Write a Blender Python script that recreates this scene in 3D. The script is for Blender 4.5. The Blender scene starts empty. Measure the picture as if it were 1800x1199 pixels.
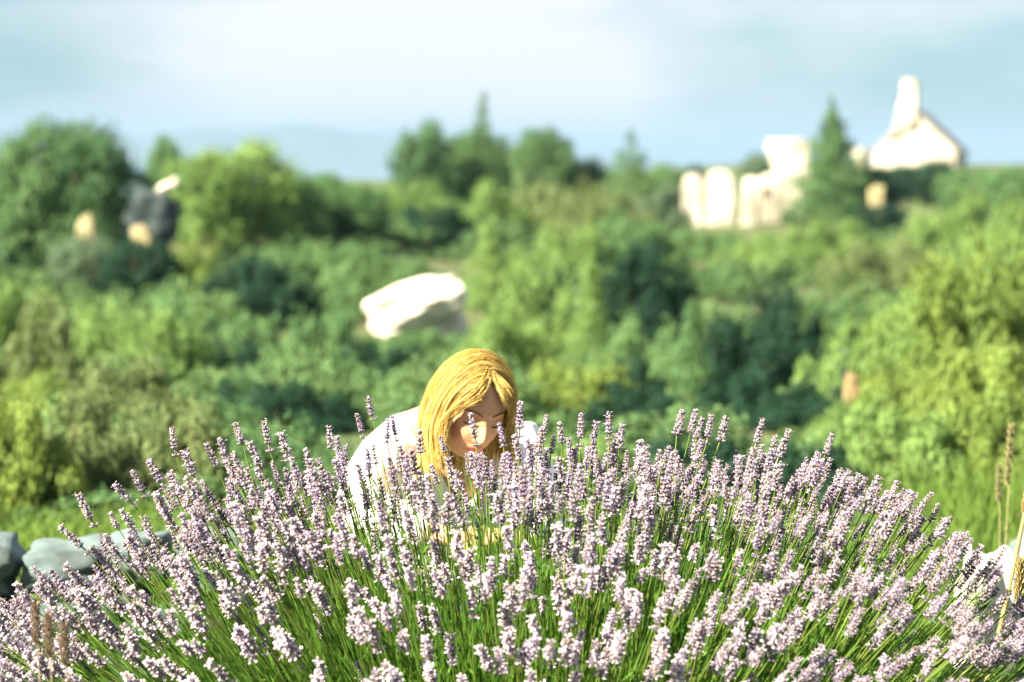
import bpy, bmesh, math, random
import numpy as np
from mathutils import Vector, Matrix, Euler

R = math.radians
SC = bpy.context.scene
COL = SC.collection
rnd = random.Random(7)
rng = np.random.default_rng(7)

# ------------------------------------------------------------------ camera, sky, sun, exposure
CAM_Z = 1.5
FPX = 5000.0                     # focal length in pixels of the 1800 px wide photograph
PITCH = math.atan((599.5 - 258.0) / FPX)

cam = bpy.data.cameras.new("camera")
cam.lens = 100.0
cam.sensor_width = 36.0
cam.clip_start = 0.1
cam.clip_end = 60000.0
cam.dof.use_dof = True
cam.dof.focus_distance = 5.75
cam.dof.aperture_fstop = 3.7
camo = bpy.data.objects.new("camera", cam)
camo.location = (0, 0, CAM_Z)
camo.rotation_euler = (math.pi / 2 - PITCH, 0, 0)
COL.objects.link(camo)
SC.camera = camo

SUN_EL = 36.0
sun_xy = Vector((-0.83, -0.56)).normalized()
sun_vec = Vector((sun_xy.x * math.cos(R(SUN_EL)), sun_xy.y * math.cos(R(SUN_EL)), math.sin(R(SUN_EL))))

world = bpy.data.worlds.new("World")
SC.world = world
world.use_nodes = True
wn, wl = world.node_tree.nodes, world.node_tree.links
wn.clear()
w_out = wn.new("ShaderNodeOutputWorld")
w_bg = wn.new("ShaderNodeBackground")
w_bg.inputs["Strength"].default_value = 0.05
sky = wn.new("ShaderNodeTexSky")
sky.sky_type = 'NISHITA'
sky.sun_disc = False
sky.sun_elevation = R(SUN_EL)
sky.sun_rotation = math.atan2(sun_xy.x, sun_xy.y)
sky.air_density = 1.0
sky.dust_density = 0.4
sky.ozone_density = 2.0
w_tc = wn.new("ShaderNodeTexCoord")
w_map = wn.new("ShaderNodeMapping")
w_map.inputs["Scale"].default_value = (3.4, 3.4, 10.0)
w_map.inputs["Location"].default_value = (-0.073, 2.4577, 1.4036)
w_noise = wn.new("ShaderNodeTexNoise")
w_noise.inputs["Scale"].default_value = 1.284
w_noise.inputs["Detail"].default_value = 5.0
w_noise.inputs["Roughness"].default_value = 0.5
w_ramp = wn.new("ShaderNodeMapRange")
w_ramp.inputs["From Min"].default_value = 0.40
w_ramp.inputs["From Max"].default_value = 0.60
w_ramp.inputs["To Min"].default_value = 0.2
w_ramp.inputs["To Max"].default_value = 1.0
w_mix = wn.new("ShaderNodeMix")
w_mix.data_type = 'RGBA'
w_mix.inputs[7].default_value = (3.55, 3.55, 3.75, 1)     # veil of thin cloud
wl.new(w_tc.outputs["Generated"], w_map.inputs["Vector"])
wl.new(w_map.outputs["Vector"], w_noise.inputs["Vector"])
wl.new(w_noise.outputs["Fac"], w_ramp.inputs["Value"])
wl.new(w_ramp.outputs["Result"], w_mix.inputs[0])
w_mul = wn.new("ShaderNodeMix"); w_mul.data_type = 'RGBA'; w_mul.blend_type = 'MULTIPLY'
w_mul.inputs[0].default_value = 1.0
w_mul.inputs[7].default_value = (.15, .30, .36, 1)      # clear, deep late-summer air between the clouds
wl.new(sky.outputs["Color"], w_mul.inputs[6])
wl.new(w_mul.outputs[2], w_mix.inputs[6])
wl.new(w_mix.outputs[2], w_bg.inputs["Color"])
wl.new(w_bg.outputs["Background"], w_out.inputs["Surface"])

sun = bpy.data.lights.new("sun", 'SUN')
sun.energy = 5.0
sun.angle = R(0.5)
sun.color = (1.0, 0.88, 0.66)
suno = bpy.data.objects.new("sun", sun)
suno.rotation_euler = (-sun_vec).to_track_quat('-Z', 'Y').to_euler()
suno.location = sun_vec * 50
COL.objects.link(suno)

SC.view_settings.view_transform = 'Standard'
SC.view_settings.look = 'None'
SC.view_settings.gamma = 1.0
SC.view_settings.use_curve_mapping = False
SC.view_settings.exposure = 2.53
SC.render.engine = 'CYCLES'
SC.cycles.max_bounces = 6
SC.cycles.diffuse_bounces = 3
SC.cycles.transmission_bounces = 4
SC.cycles.volume_bounces = 0

# ------------------------------------------------------------------ helpers
CP, SP = math.cos(PITCH), math.sin(PITCH)

def at(px, py, d):
    """point at depth y = d that the photograph shows at pixel (px, py)"""
    u, v = (px - 900.0) / FPX, (599.5 - py) / FPX
    dx, dy, dz = u, CP + v * SP, -SP + v * CP
    k = d / dy
    return Vector((dx * k, d, CAM_Z + dz * k))

def project(p):
    x, y, z = p[0], p[1], p[2] - CAM_Z
    depth = y * CP - z * SP
    return 900 + FPX * x / depth, 599.5 - FPX * (y * SP + z * CP) / depth

def smooth(a, b, t):
    t = min(1.0, max(0.0, (t - a) / (b - a)))
    return t * t * (3 - 2 * t)

def ground(x, y):
    z = -1.25 * smooth(10, 34, y)
    z += 1.3 * smooth(120, 180, y) * smooth(-10, 25, x)
    z += 0.9 * smooth(40, 60, y) * smooth(2, -8, x) * (1 - smooth(70, 110, y))
    z += 0.10 * math.sin(x * 0.7 + 1.3) * math.sin(y * 0.45) * smooth(9, 20, y)
    z -= 95 * smooth(230, 900, y)
    return z

def props(o, label=None, cat=None, group=None, kind=None):
    if label: o["label"] = label
    if cat: o["category"] = cat
    if group: o["group"] = group
    if kind: o["kind"] = kind
    return o

def mesh_np(name, V, F, mats=(), col=None, smooth_shade=False, midx=None):
    V = np.asarray(V, np.float32); F = np.asarray(F, np.int32)
    me = bpy.data.meshes.new(name)
    n, k = F.shape
    me.vertices.add(len(V)); me.vertices.foreach_set("co", V.ravel())
    me.loops.add(n * k); me.loops.foreach_set("vertex_index", F.ravel())
    me.polygons.add(n)
    me.polygons.foreach_set("loop_start", np.arange(0, n * k, k, dtype=np.int32))
    me.polygons.foreach_set("loop_total", np.full(n, k, np.int32))
    if midx is not None: me.polygons.foreach_set("material_index", np.asarray(midx, np.int32))
    me.polygons.foreach_set("use_smooth", np.full(n, smooth_shade))
    if col is not None:
        a = me.color_attributes.new("tint", 'FLOAT_COLOR', 'POINT')
        c = np.ones((len(V), 4), np.float32); c[:, :3] = col
        a.data.foreach_set("color", c.ravel())
    me.update(calc_edges=True)
    for m in mats: me.materials.append(m)
    return me

def link(name, me, parent=None, loc=None):
    o = bpy.data.objects.new(name, me)
    COL.objects.link(o)
    if parent: o.parent = parent
    if loc is not None: o.location = loc
    return o

def empty(name, loc, label, cat, group=None, rz=0.0):
    o = bpy.data.objects.new(name, None)
    o.empty_display_size = 0.2
    COL.objects.link(o)
    o.location = loc; o.rotation_euler = (0, 0, rz)
    return props(o, label, cat, group)

def bm_mesh(name, bm, mats=(), smooth_shade=False):
    me = bpy.data.meshes.new(name)
    bm.to_mesh(me); bm.free()
    for m in mats: me.materials.append(m)
    if smooth_shade:
        for p in me.polygons: p.use_smooth = True
    return me

def tube_np(path, radii, sides=5):
    """tube along a path -> V, F (quads)"""
    path = np.asarray(path, float); n = len(path)
    T = np.gradient(path, axis=0); T /= np.linalg.norm(T, axis=1)[:, None] + 1e-9
    ref = np.array([0.31, 0.9, 0.11])
    V = []
    for i in range(n):
        t = T[i]; a = np.cross(t, ref); a /= np.linalg.norm(a) + 1e-9; b = np.cross(t, a)
        r = radii[i] if hasattr(radii, '__len__') else radii
        for s in range(sides):
            w = 2 * math.pi * s / sides
            V.append(path[i] + r * (a * math.cos(w) + b * math.sin(w)))
    F = []
    for i in range(n - 1):
        for s in range(sides):
            s2 = (s + 1) % sides
            F.append((i * sides + s, i * sides + s2, (i + 1) * sides + s2, (i + 1) * sides + s))
    return np.array(V), np.array(F)

class Acc:
    """collects vertices, faces and colours of one mesh"""
    def __init__(s): s.V, s.F, s.C, s.n = [], [], [], 0
    def add(s, V, F, c=None):
        s.V.append(np.asarray(V)); s.F.append(np.asarray(F) + s.n)
        if c is not None:
            c = np.asarray(c, float)
            s.C.append(np.broadcast_to(c, (len(V), 3)) if c.ndim == 1 else c)
        s.n += len(V)
    def mesh(s, name, mats=(), **k):
        return mesh_np(name, np.concatenate(s.V), np.concatenate(s.F), mats,
                       np.concatenate(s.C) if s.C else None, **k)

# ------------------------------------------------------------------ materials
def mat_base(name):
    m = bpy.data.materials.new(name); m.use_nodes = True
    nt = m.node_tree
    return m, nt.nodes, nt.links, nt.nodes["Principled BSDF"]

def mat_noise(name, c1, c2, scale=8, rough=0.9, bump=0.0, detail=6, coord="Object", dist=0.02, c3=None, scale3=1.5):
    m, N, L, B = mat_base(name)
    tc = N.new("ShaderNodeTexCoord")
    no = N.new("ShaderNodeTexNoise"); no.inputs["Scale"].default_value = scale
    no.inputs["Detail"].default_value = detail
    L.new(tc.outputs[coord], no.inputs["Vector"])
    rp = N.new("ShaderNodeValToRGB")
    rp.color_ramp.elements[0].position = 0.35; rp.color_ramp.elements[0].color = (*c1, 1)
    rp.color_ramp.elements[1].position = 0.68; rp.color_ramp.elements[1].color = (*c2, 1)
    L.new(no.outputs["Fac"], rp.inputs["Fac"])
    last = rp.outputs["Color"]
    if c3:
        n3 = N.new("ShaderNodeTexNoise"); n3.inputs["Scale"].default_value = scale3
        n3.inputs["Detail"].default_value = 4
        L.new(tc.outputs[coord], n3.inputs["Vector"])
        mr = N.new("ShaderNodeMapRange"); mr.inputs["From Min"].default_value = 0.45; mr.inputs["From Max"].default_value = 0.62
        L.new(n3.outputs["Fac"], mr.inputs["Value"])
        mx = N.new("ShaderNodeMix"); mx.data_type = 'RGBA'
        L.new(mr.outputs["Result"], mx.inputs[0]); L.new(last, mx.inputs[6]); mx.inputs[7].default_value = (*c3, 1)
        last = mx.outputs[2]
    L.new(last, B.inputs["Base Color"])
    B.inputs["Roughness"].default_value = rough
    B.inputs["Specular IOR Level"].default_value = 0.25
    if bump:
        bp = N.new("ShaderNodeBump"); bp.inputs["Strength"].default_value = bump; bp.inputs["Distance"].default_value = dist
        L.new(no.outputs["Fac"], bp.inputs["Height"]); L.new(bp.outputs["Normal"], B.inputs["Normal"])
    return m

def mat_leaf(name, c1, c2, trans, tfac=0.35, rough=0.62, spec=0.10):
    """leaf: colour runs between c1 and c2 by the leaf's own tint and by the plant"""
    m, N, L, B = mat_base(name)
    at_ = N.new("ShaderNodeAttribute"); at_.attribute_name = "tint"
    oi = N.new("ShaderNodeObjectInfo")
    sep = N.new("ShaderNodeSeparateColor"); L.new(at_.outputs["Color"], sep.inputs[0])
    ad = N.new("ShaderNodeMath"); ad.operation = 'MULTIPLY_ADD'
    ad.inputs[1].default_value = 0.35; L.new(oi.outputs["Random"], ad.inputs[0]); 
    m2 = N.new("ShaderNodeMath"); m2.operation = 'MULTIPLY'; m2.inputs[1].default_value = 0.75
    L.new(sep.outputs[0], m2.inputs[0]); L.new(m2.outputs[0], ad.inputs[2])
    mx = N.new("ShaderNodeMix"); mx.data_type = 'RGBA'
    mx.inputs[6].default_value = (*c1, 1); mx.inputs[7].default_value = (*c2, 1)
    L.new(ad.outputs[0], mx.inputs[0])
    L.new(mx.outputs[2], B.inputs["Base Color"])
    B.inputs["Roughness"].default_value = rough
    B.inputs["Specular IOR Level"].default_value = spec
    tr = N.new("ShaderNodeBsdfTranslucent"); tr.inputs["Color"].default_value = (*trans, 1)
    ms = N.new("ShaderNodeMixShader"); ms.inputs[0].default_value = tfac
    L.new(B.outputs[0], ms.inputs[1]); L.new(tr.outputs[0], ms.inputs[2])
    L.new(ms.outputs[0], N["Material Output"].inputs["Surface"])
    return m

def mat_tint(name, rough=0.7, spec=0.25, trans=0.0, tcol=(.5, .5, .5), scale=1.0, sheen=0.0):
    """colour straight from the mesh's own tint attribute (albedo)"""
    m, N, L, B = mat_base(name)
    at_ = N.new("ShaderNodeAttribute"); at_.attribute_name = "tint"
    L.new(at_.outputs["Color"], B.inputs["Base Color"])
    B.inputs["Roughness"].default_value = rough
    B.inputs["Specular IOR Level"].default_value = spec
    if trans:
        tr = N.new("ShaderNodeBsdfTranslucent")
        L.new(at_.outputs["Color"], tr.inputs["Color"])
        ms = N.new("ShaderNodeMixShader"); ms.inputs[0].default_value = trans
        L.new(B.outputs[0], ms.inputs[1]); L.new(tr.outputs[0], ms.inputs[2])
        L.new(ms.outputs[0], N["Material Output"].inputs["Surface"])
    return m

LEAF = {
    'bright': mat_leaf("leaf_bright", (.080, .155, .048), (.175, .280, .086), (.20, .31, .08), .30),
    'yellow': mat_leaf("leaf_yellow", (.080, .150, .042), (.190, .262, .062), (.26, .31, .06), .30),
    'mid':    mat_leaf("leaf_mid",    (.048, .115, .050), (.115, .205, .080), (.12, .25, .08), .26),
    'scrub':  mat_leaf("leaf_scrub",  (.040, .105, .046), (.115, .195, .074), (.12, .22, .07), .24),
    'dark':   mat_leaf("leaf_dark_shade",   (.007, .028, .018), (.019, .054, .030), (.02, .07, .035), .2),  # dark leaves, albedo lowered further to paint in the shade of the hollows
    'olive':  mat_leaf("leaf_olive",  (.075, .115, .050), (.155, .200, .080), (.16, .22, .07), .28),
    'grey':   mat_leaf("leaf_grey",   (.060, .110, .065), (.125, .180, .105), (.11, .19, .09), .24),
    'pine':   mat_leaf("leaf_pine",   (.028, .078, .038), (.090, .165, .062), (.08, .17, .06), .22),
}
M_BARK = mat_noise("bark", (.10, .075, .055), (.22, .17, .13), 14, .95, .4)
M_GROUND = mat_noise("ground_earth_grass", (.035, .065, .022), (.085, .115, .040), 2.2, .95, .5, c3=(.075, .085, .036), scale3=.35, dist=.05)
M_STONE_W = mat_noise("limestone_white", (.52, .49, .44), (.74, .71, .65), 7, .9, .5, c3=(.46, .44, .40), scale3=3)
M_STONE_G = mat_noise("limestone_grey", (.070, .108, .118), (.15, .20, .215), 9, .92, .7, c3=(.05, .068, .07), scale3=4)
M_STONE_Y = mat_noise("limestone_cream", (.17, .155, .09), (.28, .25, .14), 8, .92, .5)
M_STONE_D = mat_noise("stone_shade_dark", (.026, .042, .046), (.06, .085, .092), 6, .9, .5)  # dark base paints in much of the outcrop's shade
M_STONE_T = mat_noise("stone_tan", (.16, .115, .06), (.25, .185, .10), 8, .92, .5)
M_PLASTER = mat_noise("sunlit_limestone", (.38, .36, .32), (.50, .48, .43), 1.4, .9, .2, c3=(.25, .235, .20), scale3=.6)
M_ROOFSTONE = mat_noise("roof_stone", (.24, .23, .205), (.34, .325, .30), 2, .9, .4)
M_GAP = mat_noise("gap_shade", (.05, .03, .02), (.10, .06, .035), 9, .7, .2)  # near-black brown for the painted shade inside openings
M_BRONZE = mat_noise("bronze", (.10, .08, .04), (.16, .12, .06), 9, .45)

# ------------------------------------------------------------------ setting: ground, sea, far hills, haze
def build_ground():
    ys = np.concatenate([np.linspace(-6, 14, 41), np.linspace(15, 60, 46), np.linspace(64, 240, 45), np.geomspace(250, 1400, 26)])
    xs = np.concatenate([-np.geomspace(900, 14, 22), np.linspace(-13, 13, 53), np.geomspace(14, 900, 22)])
    V = [(x, y, ground(x, y)) for y in ys for x in xs]
    nx = len(xs)
    F = [(j * nx + i, j * nx + i + 1, (j + 1) * nx + i + 1, (j + 1) * nx + i) for j in range(len(ys) - 1) for i in range(nx - 1)]
    o = link("ground", mesh_np("ground", V, F, [M_GROUND], smooth_shade=True))
    props(o, kind="structure")
build_ground()

def build_sea():
    m, N, L, B = mat_base("sea_water")
    B.inputs["Base Color"].default_value = (.05, .16, .22, 1)
    B.inputs["Roughness"].default_value = 0.18
    tc = N.new("ShaderNodeTexCoord"); no = N.new("ShaderNodeTexNoise"); no.inputs["Scale"].default_value = .02
    no.inputs["Detail"].default_value = 6
    L.new(tc.outputs["Object"], no.inputs["Vector"])
    bp = N.new("ShaderNodeBump"); bp.inputs["Strength"].default_value = .25; bp.inputs["Distance"].default_value = 3
    L.new(no.outputs["Fac"], bp.inputs["Height"]); L.new(bp.outputs["Normal"], B.inputs["Normal"])
    z = -80
    V = [(-22000, 600, z), (22000, 600, z), (22000, 40000, z), (-22000, 40000, z)]
    o = link("sea", mesh_np("sea", V, [(0, 1, 2, 3)], [m]))
    props(o, kind="structure")
build_sea()

def build_hills():
    m = mat_noise("far_hill", (.04, .07, .06), (.08, .10, .085), .004, .95)
    V, F = [], []
    nx, ny = 90, 12
    for j in range(ny):
        for i in range(nx):
            x = -2600 + 4300 * i / (nx - 1)
            t = j / (ny - 1)
            prof = smooth(-2600, -1500, x) * (1 - .78 * smooth(-150, 420, x)) * (1 - smooth(1100, 1700, x))
            prof *= 1 + .10 * math.sin(x * .006) + .06 * math.sin(x * .017 + 1)
            h = 138 * prof * math.sin(math.pi * min(1, t * 1.0)) ** .8
            V.append((x, 9000 + 1500 * t, -81 + h))
    for j in range(ny - 1):
        for i in range(nx - 1):
            F.append((j * nx + i, j * nx + i + 1, (j + 1) * nx + i + 1, (j + 1) * nx + i))
    o = link("far_hills", mesh_np("far_hills", V, F, [m], smooth_shade=True))
    props(o, kind="structure")
build_hills()

def build_haze():
    m = bpy.data.materials.new("haze_air"); m.use_nodes = True
    N, L = m.node_tree.nodes, m.node_tree.links
    N.clear()
    out = N.new("ShaderNodeOutputMaterial"); pv = N.new("ShaderNodeVolumePrincipled")
    pv.inputs["Color"].default_value = (.24, .37, .55, 1)
    pv.inputs["Density"].default_value = 0.00015
    pv.inputs["Anisotropy"].default_value = 0.0
    L.new(pv.outputs[0], out.inputs["Volume"])
    bm = bmesh.new()
    bmesh.ops.create_cube(bm, size=1)
    for v in bm.verts:
        v.co = Vector((v.co.x * 46000, 18000 + v.co.y * 46000, -98 if v.co.z < 0 else 85))
    o = link("haze", bm_mesh("haze", bm, [m]))
    props(o, kind="stuff")
HAZE = True
if HAZE: build_haze()

# ------------------------------------------------------------------ foliage
def leaf_quads(P, U, W, ln, wd):
    """rhombic leaves: centres P, long axis U, cross axis W"""
    n = len(P)
    V = np.empty((n, 4, 3))
    V[:, 0] = P - U * ln[:, None] * .5
    V[:, 1] = P + W * wd[:, None] * .5
    V[:, 2] = P + U * ln[:, None] * .5
    V[:, 3] = P - W * wd[:, None] * .5
    return V.reshape(-1, 3), np.arange(n * 4).reshape(n, 4)

def unit(a): return a / (np.linalg.norm(a, axis=-1, keepdims=True) + 1e-9)

def crown_np(lobes, n, leaf, seed, upright=.5, thin=.5):
    """leaves over clumped lobes; lobes = (centre, radii). tint red channel = leaf shade 0..1"""
    g = np.random.default_rng(seed)
    C = np.array([l[0] for l in lobes]); Rr = np.array([l[1] for l in lobes])
    w = (Rr[:, 0] * Rr[:, 2]) ** 1.0; w /= w.sum()
    k = g.choice(len(lobes), n, p=w)
    d = unit(g.normal(size=(n, 3)))
    # leaves sit in twig clumps
    ncl = max(8, n // 14)
    clump_d = unit(g.normal(size=(len(lobes), max(4, ncl // len(lobes)), 3)))
    ci = g.integers(0, clump_d.shape[1], n)
    d = unit(.72 * clump_d[k, ci] + .42 * d)
    rad = (.62 + .42 * g.random(n) ** .6) * (.85 + .3 * np.sin(ci * 2.399 + k))
    P = C[k] + d * Rr[k] * rad[:, None]
    nrm = unit(d + np.array([0, 0, .25]) + g.normal(size=(n, 3)) * .55)      # blades face outwards
    U = unit(np.cross(nrm, np.cross(d * .3 + np.array([0, 0, upright]) + g.normal(size=(n, 3)) * .4, nrm)))
    W = np.cross(nrm, U)
    ln = leaf * (.65 + .7 * g.random(n)); wd = ln * thin * (.8 + .4 * g.random(n))
    V, F = leaf_quads(P, U, W, ln, wd)
    tone = g.random(len(lobes))
    t = np.clip(.55 * g.random(n) + .45 * tone[k], 0, 1)
    col = np.repeat(np.stack([t, t, t], 1), 4, axis=0)
    V[:, 2] = np.maximum(V[:, 2], .005)
    return V, F, col

def stems_np(lobes, seed, r0=.035, k=7):
    g = random.Random(seed); A = Acc()
    for i in range(min(k, len(lobes))):
        c = np.array(lobes[i][0]); b = np.array([c[0] * .12, c[1] * .12, 0])
        mid = b * .5 + c * .5 + np.array([g.uniform(-.06, .06), g.uniform(-.06, .06), -.04])
        t = np.linspace(0, 1, 6)[:, None]
        path = (1 - t) ** 2 * b + 2 * t * (1 - t) * mid + t ** 2 * c
        V, F = tube_np(path, np.linspace(r0, r0 * .3, 6), 5); A.add(V, F)
    return A

def lobes_shrub(seed):
    g = random.Random(seed); L = []
    for i in range(13):                      # upright plumes with dark gaps between
        a = i * 2.39996 + g.uniform(-.5, .5); r = .80 * math.sqrt((i + .4) / 13)
        h = (.84 - .40 * (r / .80) ** 2) * g.uniform(.60, 1.12)
        rr = g.uniform(.15, .27)
        L.append(((r * math.cos(a), r * math.sin(a), h * .60), (rr, rr, h * .42 * g.uniform(.85, 1.1))))
        for q in range(2):
            b = g.uniform(0, 6.28); L.append(((r * math.cos(a) + .8 * rr * math.cos(b), r * math.sin(a) + .8 * rr * math.sin(b), h * g.uniform(.35, .8)), (rr * .5, rr * .5, rr * .55)))
    for i in range(7):
        a = i * .9 + g.uniform(-.3, .3); h = g.uniform(.12, .24)
        L.append(((.70 * math.cos(a), .70 * math.sin(a), h), (.24, .24, h)))
    return L

def lobes_column(seed):
    g = random.Random(seed); L = []
    for i in range(13):
        t = i / 12; a = i * 2.4
        rr = .52 * (1 - .62 * t) * g.uniform(.85, 1.1); off = .4 * (1 - t) * g.uniform(.5, 1)
        L.append(((off * math.cos(a), off * math.sin(a), .1 + .82 * t), (rr, rr, .15)))
    return L

def lobes_round(seed):
    g = random.Random(seed); L = []
    for i in range(20):
        a = i * 2.39996; t = (i + .5) / 20
        z = 1 - 2 * t; r = math.sqrt(max(0, 1 - z * z))
        rr = g.uniform(.26, .4)
        L.append(((.62 * r * math.cos(a), .62 * r * math.sin(a), .56 + .31 * z * g.uniform(.85, 1.05)), (rr, rr, rr * .48)))
    L.append(((0, 0, .55), (.6, .6, .3)))
    for i in range(6):
        a = i * 1.05; L.append(((.5 * math.cos(a), .5 * math.sin(a), .2), (.36, .36, .2)))
    return L

def lobes_conifer(seed):
    g = random.Random(seed); L = []
    for j in range(9):
        t = j / 8; R_ = .78 * (1 - t) ** .8 + .20
        nn = max(1, int(7 * (1 - t)) + 1)
        for i in range(nn):
            a = i * 2 * math.pi / nn + j * .7 + g.uniform(-.3, .3); q = R_ * g.uniform(.75, 1.15) * (.62 if nn > 1 else 0)
            rr = R_ * .5 + .06
            L.append(((q * math.cos(a), q * math.sin(a), .1 + .84 * t), (rr, rr, .085)))
    return L

def lobes_cypress(seed):
    g = random.Random(seed); L = []
    for i in range(26):
        t = i / 25
        prof = (.70 * (1 - t) ** 1.8 + .30 * math.sin(math.pi * min(1, t * .9 + .1))) * g.uniform(.9, 1.1)
        a = i * 2.4; off = prof * .45
        L.append(((off * math.cos(a), off * math.sin(a), .08 + .87 * t), (prof * .62 + .03, prof * .62 + .03, .085)))
    return L

KINDS = {}
def make_kind(kind, fn, nvar, n, leaf, upright, thin, trunk_r, k):
    out = []
    for v in range(nvar):
        L = fn(100 * len(KINDS) + v)
        V, F, c = crown_np(L, n, leaf, 31 * len(KINDS) + v, upright, thin)
        top = V[:, 2].max(); wid = np.percentile(np.abs(V[:, :2]), 99)
        s = np.array([1 / wid, 1 / wid, 1 / top])
        cm = mesh_np(kind + "_crown", V * s, F, [LEAF['mid']], c)
        A = stems_np(L, v, trunk_r, k)
        A.V = [q * s for q in A.V]
        tm = A.mesh(kind + "_stems", [M_BARK], smooth_shade=True)
        out.append((cm, tm))
    KINDS[kind] = out
make_kind('shrub', lobes_shrub, 6, 15000, .062, .8, .36, .03, 9)
make_kind('column', lobes_column, 3, 8000, .062, 1.0, .36, .04, 4)
make_kind('round', lobes_round, 4, 12000, .066, .5, .42, .06, 8)
make_kind('conifer', lobes_conifer, 3, 7000, .075, .5, .3, .05, 6)
make_kind('cypress', lobes_cypress, 1, 9000, .06, 1.2, .35, .06, 3)

vcount = {}
def plant(name, label, cat, kind, leaf, px, ytop, wpx, d, group=None):
    base = at(px, 600, d); zt = at(px, ytop, d).z
    x = base.x; gz = ground(x, d)
    h = max(.35, zt - gz); w = wpx / FPX * d * (1.34 if d < 40 else 1.2 if d < 60 else 1.06)
    e = empty(name, (x, d, gz - .02), label, cat, group, rnd.uniform(0, 6.28))
    i = vcount.get(kind, 0); vcount[kind] = i + 1
    cm, tm = KINDS[kind][i % len(KINDS[kind])]
    c = link("crown", cm, e); c.scale = (w / 2, w / 2, h)
    c.material_slots[0].link = 'OBJECT'; c.material_slots[0].material = LEAF[leaf]
    t = link("trunk" if kind in ('round', 'conifer', 'cypress') else "stems", tm, e); t.scale = (w / 2, w / 2, h)
    return e

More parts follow.
